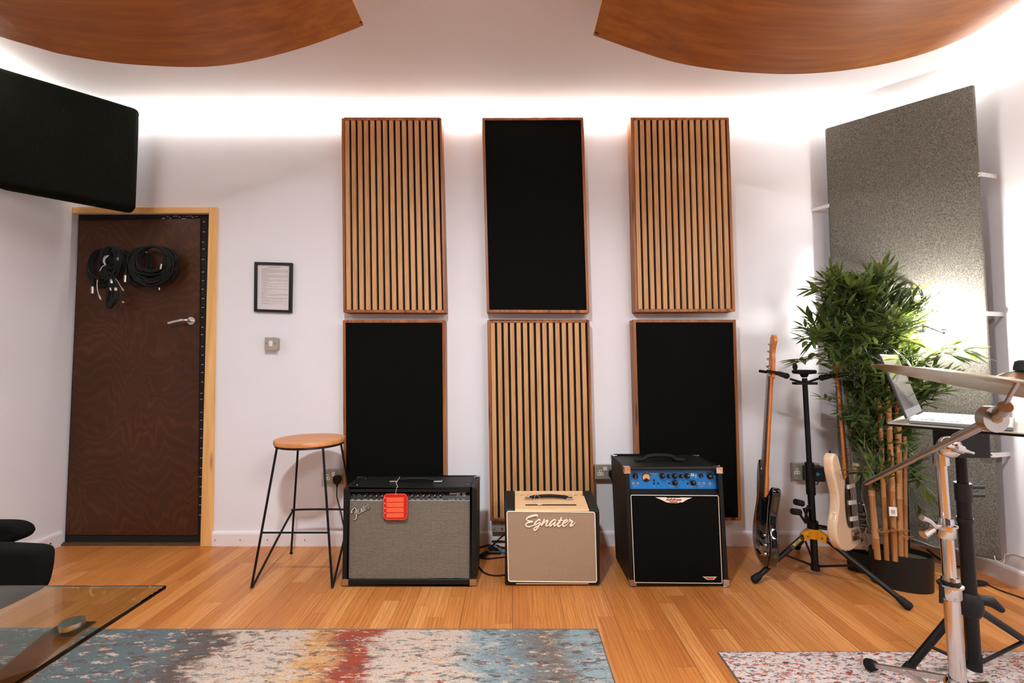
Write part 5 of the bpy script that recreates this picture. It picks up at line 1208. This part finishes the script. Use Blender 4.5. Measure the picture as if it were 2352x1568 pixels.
arm([(2015, 720), (2022, 670), (2026, 635), (2027, 622)], [2.27, 2.27, 2.27, 2.27], 8, .075, 3)
arm([(2080, 850), (2120, 825), (2160, 812), (2195, 808)], [2.27, 2.23, 2.20, 2.18], 8, .09, 4)
arm([(2080, 830), (2130, 806), (2170, 800), (2200, 800)], [2.27, 2.25, 2.22, 2.20], 7, .085, 3)
arm([(2075, 735), (2095, 715), (2110, 708)], [2.25, 2.23, 2.22], 7, .07, 3)
arm([(1985, 900), (1950, 940), (1920, 925), (1905, 922)], [2.32, 2.32, 2.32, 2.32], 5, .075, 2)
arm([(2080, 1090), (2105, 1150), (2125, 1175)], [2.35, 2.36, 2.36], 6, .075, 3)
arm([(2070, 1060), (2095, 1085), (2110, 1100)], [2.25, 2.23, 2.22], 6, .09, 2)
arm([(1990, 1060), (1990, 1080), (1980, 1085)], [2.28, 2.26, 2.24], 5, .08, 2)
arm([(2090, 940), (2130, 910), (2150, 885)], [2.27, 2.25, 2.24], 8, .08, 3)
arm([(2120, 880), (2180, 865), (2215, 850)], [2.27, 2.2, 2.17], 3, .10, 1)
LV.build('foliage', 'bamboo_leaf', t); ST.build('twigs', 'twig', t)
# price tag
c = atY(2051, 1174, 2.225)
pt = thing('price_tag', 'small white barcode price tag tied to a bamboo cane', 'tag', tuple(c-Vector((0, 0, .022))))
q = [c+Vector((-.019, 0, .022)), c+Vector((.019, 0, .019)), c+Vector((.019, -.002, -.023)), c+Vector((-.019, -.002, -.021))]
MB().slab(q, (0, .0008, 0)).build('tag_card', 'paper', pt)
mb = MB()
for i in range(9): u = .24+.058*i; mb.slab([lerp4(q, u, .3)+Vector((0, -.0005, 0)), lerp4(q, u+(.03 if i % 3 else .04), .3)+Vector((0, -.0005, 0)), lerp4(q, u+(.03 if i % 3 else .04), .68)+Vector((0, -.0005, 0)), lerp4(q, u, .68)+Vector((0, -.0005, 0))], (0, .0002, 0))
mb.slab([lerp4(q, .24, .74)+Vector((0, -.0005, 0)), lerp4(q, .75, .74)+Vector((0, -.0005, 0)), lerp4(q, .75, .79)+Vector((0, -.0005, 0)), lerp4(q, .24, .79)+Vector((0, -.0005, 0))], (0, .0002, 0))
mb.build('barcode', 'print_grey', pt)
MB().tube([lerp4(q, .5, .06)+Vector((0, -.001, 0)), lerp4(q, .6, -.15)+Vector((.002, .004, .0)), lerp4(q, .85, -.6)+Vector((.003, .012, 0))], .0007, 4).build('tag_string', 'string_white', pt)

# ================================================================== lamp behind the plant
LP = Vector((2.155, 2.265, 1.30))
t = thing('floor_lamp', 'bright floor lamp with black tube frame glowing behind the bamboo', 'lamp', (2.10, 2.43, 0))
bx_, by_ = LP.x-.14, LP.y+.03
fa = [atY(x, y, 2.43) for x, y in ((2036, 760), (2034, 700), (2037, 676), (2052, 667), (2080, 664), (2105, 663), (2116, 672), (2119, 690), (2121, 715), (2122, 760))]
MB().tube(catmull(fa, 5), .0065, 10).build('lamp_frame', 'black_metal', t)
m0, m1 = fa[0], fa[-1]; mc = m0.lerp(m1, .36)
MB().tube([m0, m1], .0065, 10).build('cross_bar', 'black_metal', t)
MB().tube([mc, Vector((mc.x, mc.y, .03))], .009, 12).build('pole', 'black_metal', t)
MB().lathe([(0, 0), (.06, 0), (.06, .012), (.012, .022), (0, .022)], (mc.x, mc.y, .0), n=32).build('base', 'black_metal', t)
MB().tube([m1+Vector((0, 0, .03)), LP-Vector((0, 0, .055)), LP-Vector((0, 0, .03))], .004, 8).build('lamp_arm', 'black_metal', t)
MB().lathe([(0, -.04), (.011, -.04), (.012, -.03), (.012, -.022)], LP, n=16).build('socket_cup', 'black_metal', t)
MB().ball(LP, .030, 16, (1, 1, 1.15)).build('bulb', 'bulb_light', t)

# ================================================================== cables at the right
fz = lambda px, py, z=.004: atZ(px, py, z)
floor_cable('floor_cable', 'grey braided cable on the floor running from the planter toward the chrome stand', [fz(2100, 1286), fz(2120, 1285), (fz(2145, 1293)), fz(2170, 1302), fz(2200, 1310), fz(2225, 1320), fz(2215, 1335), fz(2205, 1330)], .0035, mat='cable_grey')
floor_cable('wall_cable', 'pale thin cable sagging along the foot of the grey panel', [atY(1988, 1217, 2.66), atY(2030, 1222, 2.60), atY(2090, 1236, 2.50), atY(2120, 1246, 2.42), atY(2150, 1256, 2.36), atY(2200, 1260, 2.26)], .003, mat='cable_grey')
floor_cable('floor_cable', 'black cable on the floor under the right end of the grey panel', [fz(2130, 1262), fz(2180, 1296), fz(2235, 1303), fz(2262, 1300), fz(2290, 1298), fz(2306, 1301)], .005)
t = thing('inline_switch', 'black oval inline switch lying on the floor beside the laptop stand', 'switch', tuple(fz(2248, 1342, 0)))
c = fz(2246, 1338, .012); MB().ball(c, .05, 16, (1, .45, .24)).build('switch_body', 'black_plastic', t)
MB().tube(catmull([c+Vector((.045, 0, -.002)), fz(2275, 1345), fz(2305, 1358), fz(2340, 1370), fz(2380, 1385)], 6), .003, 8).build('cord', 'rubber', t)
floor_cable('wall_cable', 'pale cable hanging at the bottom corner of the grey panel and along the right wall', [atY(2284, 1276, 2.25), atY(2287, 1287, 2.24), atY(2296, 1294, 2.23), atY(2306, 1290, 2.25), atY(2308, 1274, 2.30), atX(2325, 1272, RX-.005), atX(2360, 1282, RX-.005)], .0025, mat='cable_grey')

# ================================================================== laptop stand + laptop
LY = 1.55
t = thing('laptop_stand', 'black tripod stand with a tray holding the laptop', 'stand', (1.60, LY, 0))
ptop, pbot = atY(2205, 1012, LY), atY(2238, 1536, LY+.03)
pbot.z = max(pbot.z, .05)
def lp(py): k = (py-1012)/(1536-1012); return ptop.lerp(pbot, 0) if k < 0 else atY(2205+33*k, py, LY+.03*k)
MB().tube([lp(1012), lp(1130)], .0150, 16).build('pole', 'black_metal', t)
mb = MB().tube([lp(1120), pbot], .0195, 16); mb.build('pole_sleeve', 'black_metal', t)
mb = MB().tube([lp(1108), lp(1150)], .0225, 16)
for py in (1118, 1137): a = lp(py); mb.tube([a, a+Vector((.06, -.01, .002))], .006, 8)
MB().tube([lp(1188), lp(1198)], .022, 16).build('clamp_ring', 'black_plastic', t); mb.build('height_clamp', 'black_plastic', t)
a = lp(1375); MB().lathe([(0, -.055), (.024, -.055), (.034, -.035), (.034, .0), (.024, .022), (0, .022)], a, n=20).build('leg_collar', 'black_plastic', t)
mb = MB(); mb.tube([a+Vector((.02, 0, 0)), a+Vector((.06, -.012, -.003)), a+Vector((.088, -.018, -.028))], [.014, .018, .010], 12); mb.build('clamp_knob', 'black_plastic', t)
feet = [atZ(2082, 1540, .02), atZ(2430, 1520, .02), Vector((a.x+.33, 1.90, .014))]
for f in feet:
    h = Vector((f.x-a.x, f.y-a.y, 0)).normalized(); l0 = a+h*.028+Vector((0, 0, -.035))
    lg = MB().tube([l0, l0.lerp(f, .93)], .0125, 14).build('leg', 'black_metal', t)
    MB().tube([l0.lerp(f, .90), f], [.0155, .0165], 12).build('rubber_foot', 'rubber', lg)
    m = l0.lerp(f, .56)+Vector((0, 0, -.008)); mb = MB().tube([pbot+h*.015+Vector((0, 0, .012)), m], .0058, 8); mb.build('brace', 'black_metal', t)
MB().tube([pbot, pbot+Vector((0, 0, .05))], .021, 14).build('pole_end', 'rubber', t)
# tray frame; laptop axes
Hn = atY(2086, 962, 1.50); Hz = Hn.z
e1 = Vector((.235, .21, 0)).normalized(); e2 = Vector((.21, -.235, 0)).normalized()   # hinge direction, toward the user
LW, LD = .335, .232
c0 = Vector((Hn.x, Hn.y, Hz))
def lpnt(u, v, z=0): return c0 + e1*u + e2*v + Vector((0, 0, z))
mb = MB()
tz = -.0185
def bar(u0, v0, u1, v1, w_=.011, h=.012, z=tz): 
    a, b = lpnt(u0, v0, z), lpnt(u1, v1, z); d = (b-a).normalized(); s_ = d.cross(Vector((0, 0, 1)))*w_
    return [a-s_, b-s_, b+s_, a+s_], h
def addbar(mb, *k, **kw):
    q, h = bar(*k, **kw); mb.hexa([x-Vector((0, 0, h)) for x in q]+q)
addbar(mb, .03, -.06, .03, .30); addbar(mb, LW-.03, -.06, LW-.03, .30)
mb.build('tray_rail', 'black_metal', t, bevel=.001)
mb = MB(); mb.hexa([lpnt(-.02, -.05, tz), lpnt(LW+.02, -.05, tz), lpnt(LW+.02, .29, tz), lpnt(-.02, .29, tz), lpnt(-.02, -.05, tz+.0035), lpnt(LW+.02, -.05, tz+.0035), lpnt(LW+.02, .29, tz+.0035), lpnt(-.02, .29, tz+.0035)])
mb.build('tray_plate', 'metalclad', t)
for v in ((-.02, .29), (LW+.02, .29)):
    p = lpnt(v[0], v[1], tz-.005); MB().box(p.x-.006, p.x+.006, p.y-.006, p.y+.006, p.z-.012, p.z+.016).build('tray_stop', 'black_plastic', t)
pm = lp(1012); MB().box(pm.x-.055, pm.x+.06, pm.y-.045, pm.y+.045, pm.z-.050, lpnt(0, 0, tz-.013).z).build('tray_head', 'black_plastic', t, bevel=.008)
lt = thing('laptop', 'open silver laptop on the black stand, screen toward the right', 'laptop', tuple(lpnt(LW/2, LD/2, -.0135)))
MB().hexa([lpnt(0, 0, -.0135), lpnt(LW, 0, -.0135), lpnt(LW, LD, -.0135), lpnt(0, LD, -.0135), lpnt(0, 0, -.001), lpnt(LW, 0, -.001), lpnt(LW, LD, -.001), lpnt(0, LD, -.001)]).build('base', 'aluminium', lt, bevel=.003)
kb = MB()
for r_i in range(5):
    for c_i in range(13):
        u0 = .025+c_i*.0222; v0 = .028+r_i*.0200
        kb.hexa([lpnt(u0, v0, -.001), lpnt(u0+.019, v0, -.001), lpnt(u0+.019, v0+.017, -.001), lpnt(u0, v0+.017, -.001), lpnt(u0, v0, .0008), lpnt(u0+.019, v0, .0008), lpnt(u0+.019, v0+.017, .0008), lpnt(u0, v0+.017, .0008)])
kb.build('keyboard', 'key_black', lt)
MB().hexa([lpnt(.11, .148, -.001), lpnt(.225, .148, -.001), lpnt(.225, .215, -.001), lpnt(.11, .215, -.001), lpnt(.11, .148, -.0002), lpnt(.225, .148, -.0002), lpnt(.225, .215, -.0002), lpnt(.11, .215, -.0002)]).build('trackpad', 'brushed_steel', lt)
sa = math.radians(17); ud = (Vector((0, 0, 1))*math.cos(sa) - e2*math.sin(sa)); sn = (e2*math.cos(sa)+Vector((0, 0, 1))*math.sin(sa))
SH_ = .222; o_ = lpnt(0, -.002, .001)
def sp(u, w_, k=0): return o_ + e1*u + ud*w_ + sn*k
MB().hexa([sp(0, 0, -.006), sp(LW, 0, -.006), sp(LW, 0, 0), sp(0, 0, 0), sp(0, SH_, -.006), sp(LW, SH_, -.006), sp(LW, SH_, 0), sp(0, SH_, 0)]).build('lid', 'key_black', lt, bevel=.002)
MB().hexa([sp(.004, .003, 0), sp(LW-.004, .003, 0), sp(LW-.004, .003, .0007), sp(.004, .003, .0007), sp(.004, .027, 0), sp(LW-.004, .027, 0), sp(LW-.004, .027, .0007), sp(.004, .027, .0007)]).build('screen_chin', 'aluminium', lt)
MB().hexa([sp(.006, .028, 0), sp(LW-.006, .028, 0), sp(LW-.006, .028, .0008), sp(.006, .028, .0008), sp(.006, SH_-.005, 0), sp(LW-.006, SH_-.005, 0), sp(LW-.006, SH_-.005, .0008), sp(.006, SH_-.005, .0008)]).build('screen', 'screen_glass', lt)

# ================================================================== cymbal stand + cymbal
CY = 1.33
t = thing('cymbal_stand', 'chrome boom cymbal stand in the right foreground on the speckled rug', 'cymbal stand', (1.36, CY, 0))
def cp_(py): k = (py-1010)/(1568-1010); return atY(2157+43*k, py, CY+.03*k)
MB().tube([cp_(1040), cp_(1215)], .0130, 18).build('upper_tube', 'chrome', t)
MB().tube([cp_(1205), cp_(1360)], .0160, 18).build('middle_tube', 'chrome', t)
low = cp_(1566); MB().tube([cp_(1345), low+Vector((.004, 0, -.06))], .0190, 18).build('lower_tube', 'chrome', t)
def clamp(py, r, h, name='clamp_collar'):
    a = cp_(py); mb = MB().lathe([(r, -h), (r+.006, -h*.8), (r+.006, 0), (r+.011, .001), (r+.011, .006), (r+.004, .008), (r+.002, h*.7), (r-.002, h*.7)], a, n=24)
    return mb
b = clamp(1208, .016, .035).build('clamp_collar', 'chrome', t)
a = cp_(1206); mb = MB().tube([a+Vector((-.015, -.005, 0)), a+Vector((-.055, -.02, .003))], .008, 10)
mb.tube(catmull([a+Vector((-.05, -.02, .003)), a+Vector((-.065, -.022, .018)), a+Vector((-.090, -.024, .030))], 4), [.007]*5+[.008]*4, 8); mb.tube([a+Vector((-.055, -.02, -.004)), a+Vector((-.088, -.024, -.018))], [.008, .012], 8)
mb.build('wing_nut', 'chrome', t)
clamp(1345, .019, .038).build('clamp_collar', 'chrome', t)
a = cp_(1335); MB().lathe([(.020, -.004), (.024, -.004), (.024, .005), (.020, .005)], a, n=24).build('memory_lock', 'black_plastic', t)
MB().tube([a+Vector((-.026, 0, 0)), a+Vector((-.028, 0, -.06))], .005, 8).build('lock_key', 'black_plastic', t)
hub = low+Vector((.0, 0, .004))
MB().lathe([(.020, -.03), (.030, -.03), (.032, -.01), (.024, .006), (.020, .006)], hub, n=24).build('leg_collar', 'chrome', t)
MB().tube([hub+Vector((.03, -.01, -.004)), hub+Vector((.07, -.02, .0))], [.006, .010], 10).build('wing_bolt', 'chrome', t)
lowhub = hub+Vector((.006, 0, -.085))
for f in (atZ(2000, 1526, .027), Vector((hub.x+.34, CY+.12, .027)), Vector((hub.x+.02, CY-.33, .027))):
    h = Vector((f.x-hub.x, f.y-hub.y, 0)).normalized(); s_ = h.cross(Vector((0, 0, 1)))
    a = hub+h*.026+Vector((0, 0, -.012)); q = [a+Vector((0, 0, .011)), f+Vector((0, 0, .009)), f-Vector((0, 0, .009)), a-Vector((0, 0, .011))]
    lg = MB().slab([x-s_*.006 for x in q], s_*.012).build('leg', 'brushed_steel', t, bevel=.003)
    d = (f-a).normalized(); MB().tube([f-d*.02, f-d*.005, f+d*.012, f+d*.018], [.015, .019, .019, .012], 14).build('rubber_foot', 'rubber', lg)
    m = a.lerp(f, .50); q2_ = [m+Vector((0, 0, .007)), lowhub+h*.02+Vector((0, 0, .007)), lowhub+h*.02-Vector((0, 0, .007)), m-Vector((0, 0, .007))]
    mb = MB().slab([x-s_*.009 for x in q2_], s_*.003); mb.slab([x+s_*.007 for x in q2_], s_*.003); mb.cyl(m-s_*.012, m+s_*.012, .005, n=10); mb.build('strut', 'brushed_steel', t)
MB().lathe([(0, -.02), (.018, -.02), (.024, -.01), (.024, .012), (0, .012)], lowhub, n=18).build('strut_collar', 'chrome', t)
# boom
B0, B1, B2 = atY(1987, 1110, 1.60), atY(2160, 1028, 1.33-.028), atY(2283, 962, 1.08)
bd_ = (B2-B0).normalized(); B1 = B0+bd_*((B1-B0).dot(bd_))
MB().tube([B0, B0+bd_*.006, B0+bd_*.007, B0.lerp(B2, .80)], [.006, .0078, .0078, .0078], 14).build('boom_rod', 'boom_steel', t)
MB().tube([B0.lerp(B2, .78), B2], .0112, 14).build('boom_sleeve', 'boom_steel', t)
pv = cp_(1022); pv.y = B1.y
MB().ball(pv, .031, 20, (1, .8, 1)).build('boom_pivot', 'chrome', t)
mb = MB().tube([cp_(1040)+Vector((0, 0, .0)), cp_(1066)], .0190, 18); mb.tube([cp_(1030), cp_(1048)], .012, 14); mb.build('tilter_base', 'chrome', t)
wd = Vector((1, .1, -.28)).normalized(); f_ = pv+Vector((0, -.026, 0))
MB().tube(catmull([f_-wd*.048, f_-wd*.028, f_-wd*.012, f_, f_+wd*.012, f_+wd*.028, f_+wd*.048], 3), [.004]*3+[.0055]*3+[.012]*7+[.0055]*3+[.004]*3, 10).build('wing_nut', 'chrome', t)
MB().cyl(B2+Vector((0, .016, 0)), B2+Vector((0, -.006, 0)), .030, .031, 28).build('tilter_disc', 'boom_steel', t)
MB().tube([B2+Vector((0, -.006, 0)), B2+Vector((-.002, -.012, .001))], [.010, .008], 10).build('tilter_bolt', 'chrome', t)
CC = atY(2351, 888, .93)
rd = (CC-B2); MB().tube([B2, B2.lerp(CC, .30)], .0085, 12).build('tilter_neck', 'boom_steel', t)
MB().tube([B2.lerp(CC, .22), B2.lerp(CC, .42)], .0135, 14).build('rod_collar', 'boom_steel', t)
# cymbal plane
tipL = atY(2067, 830, .94); u_ = (tipL-CC).normalized(); R = (tipL-CC).length
view = (CC-Vector((0, 0, CAMZ))).normalized(); n_ = u_.cross(view).normalized()
if n_.z < 0: n_ = -n_
v_ = n_.cross(u_).normalized()
tl = math.radians(-5.5); n2_ = (n_*math.cos(tl) + v_*math.sin(tl)).normalized()
nn_ = n2_ if n2_.dot(view) > 0 else (n_*math.cos(-tl)+v_*math.sin(-tl)).normalized()
MB().tube([B2.lerp(CC, .30), CC+nn_*.055], .0045, 10).build('cymbal_rod', 'boom_steel', t)
prof = [(.006, .030), (.018, .029), (.032, .022), (.042, .013), (.052, .0095), (R*.45, .006), (R*.75, .0), (R*.93, -.006), (R, -.0085)]
full = prof + [(r, h-.0012) for r, h in prof[::-1]]
ct_ = thing('cymbal', 'large bronze cymbal seen edge-on at the right edge of the room', 'cymbal', tuple(CC))
MB().lathe(full, CC, nn_, 72).build('cymbal_disc', 'cymbal_bronze', ct_)
MB().lathe([(.008, .0), (.020, .0), (.021, .004), (.021, .018), (.016, .022), (0, .022)], CC+nn_*.0305, nn_, 20).build('felt_cap', 'rubber', t)

# ================================================================== rugs
def rug(name, label, x0, x1, y0, y1, th, mat, org):
    t = thing(name, label, 'rug', org)
    rs = random.Random(len(label)); nx, ny = 60, 24; V = []
    for j in range(ny+1):
        for i in range(nx+1):
            x = x0+(x1-x0)*i/nx; y = y0+(y1-y0)*j/ny
            V.append((x, y, th))
    Fc = [(j*(nx+1)+i, j*(nx+1)+i+1, (j+1)*(nx+1)+i+1, (j+1)*(nx+1)+i) for j in range(ny) for i in range(nx)]
    mb = MB(); mb.add(V, Fc, True); mb.box(x0, x1, y0, y1, .001, th-.0005); mb.build('pile', mat, t)
    MB().tube([(x0, y0, th*.6), (x1, y0, th*.6), (x1+.001, y1, th*.6), (x0, y1, th*.6)], th*.55, 8, closed=True).build('binding', 'rug_binding', t)
    return t
ry = atZ(800, 1445, .01).y; rx = atZ(1372, 1445, .01).x
rug('area_rug', 'abstract blue, rust and cream rug in the left foreground under the glass table', rx-2.80, rx, ry-1.7, ry, .011, 'rug_abstract', (rx-1.40, ry-.85, 0))
ry = atZ(1900, 1496, .006).y; rx = atZ(1650, 1497, .006).x
rug('area_rug', 'pale rug with orange and dark flecks under the cymbal stand', rx, RX-.03, ry-1.5, ry, .006, 'rug_speckled', ((rx+RX)/2, ry-.75, 0))

# ================================================================== glass table
TZ = .74; ca = atZ(383, 1343, TZ)
x1, y1 = ca.x, ca.y; x0, y0 = x1-1.15, y1-.70
t = thing('glass_table', 'clear glass topped table with crossed oak legs at the left edge', 'table', ((x0+x1)/2, (y0+y1)/2, 0))
MB().box(x0, x1, y0, y1, TZ-.006, TZ).build('glass_top', 'clear_glass', t, bevel=.0015)
dc = atZ(165, 1434, TZ-.007)
for fy_, y_ in ((0, dc.y), (1, y0+.14)):
    for side in (0, 1):
        a = Vector((dc.x, y_, TZ-.0145)) if side == 0 else Vector((x0+(x1-dc.x), y_, TZ-.0145))
        b = Vector((x0+.22, y_, .011)) if side == 0 else Vector((x1-.22, y_, .011))
        yo = .0 if side == 0 else .036
        w_ = .035; sgn = -1 if side == 0 else 1
        h = Vector((.045, 0, 0))
        mb = MB().hexa([b+Vector((-.024, yo-.017, 0)), b+Vector((.024, yo-.017, 0)), b+Vector((.024, yo+.017, 0)), b+Vector((-.024, yo+.017, 0)), a+Vector((-.024, yo-.017, 0)), a+Vector((.024, yo-.017, 0)), a+Vector((.024, yo+.017, 0)), a+Vector((-.024, yo+.017, 0))])
        mb.build('leg', 'table_oak', t, bevel=.003)
        c = a+Vector((0, yo, 0))
        m_ = MB().lathe([(0, 0), (.0145, 0), (.0145, .0075), (0, .0078)], c+Vector((0, 0, .0005)), n=28)
        m_.build('glass_pad', 'brushed_steel', t)

# ================================================================== chair at the left edge
t = thing('armchair', 'black armchair half out of frame beyond the glass table', 'chair', (-1.60, 1.25, 0))
def arm_panel(pxs, Y, th):
    out = [(p.x, p.z) for p in catmull([atY(x, y, Y) for x, y in pxs], 5, True)]
    body(Matrix.Translation((0, Y, 0)), out, th, 'armrest', 'black_cloth', t, .014)
arm_panel([(85, 1290), (82, 1272), (68, 1264), (30, 1261), (-60, 1258), (-200, 1258), (-330, 1262), (-350, 1300), (-320, 1400), (-200, 1440), (-60, 1424), (0, 1404), (40, 1384), (68, 1366), (80, 1330)], 1.09, .05)
arm_panel([(47, 1224), (38, 1211), (12, 1203), (-60, 1202), (-200, 1202), (-300, 1206), (-305, 1240), (-200, 1262), (-60, 1262), (0, 1254), (34, 1243), (45, 1234)], 1.37, .05)
MB().box(-1.92, -1.50, 1.145, 1.365, .36, .46).build('seat', 'black_cloth', t, bevel=.03, seg=4)
for x in (-1.88, -1.54):
    for y in (1.17, 1.34): MB().tube([(x, y, .38), (x, y, .0115)], [.018, .013], 12).build('leg', 'black_metal', t)
for y in (1.115, 1.395):
    for x in (-1.80, -1.58): MB().tube([(x, y, .53), (x, y+(.045 if y < 1.2 else -.045), .41)], .012, 8).build('arm_support', 'black_metal', t)
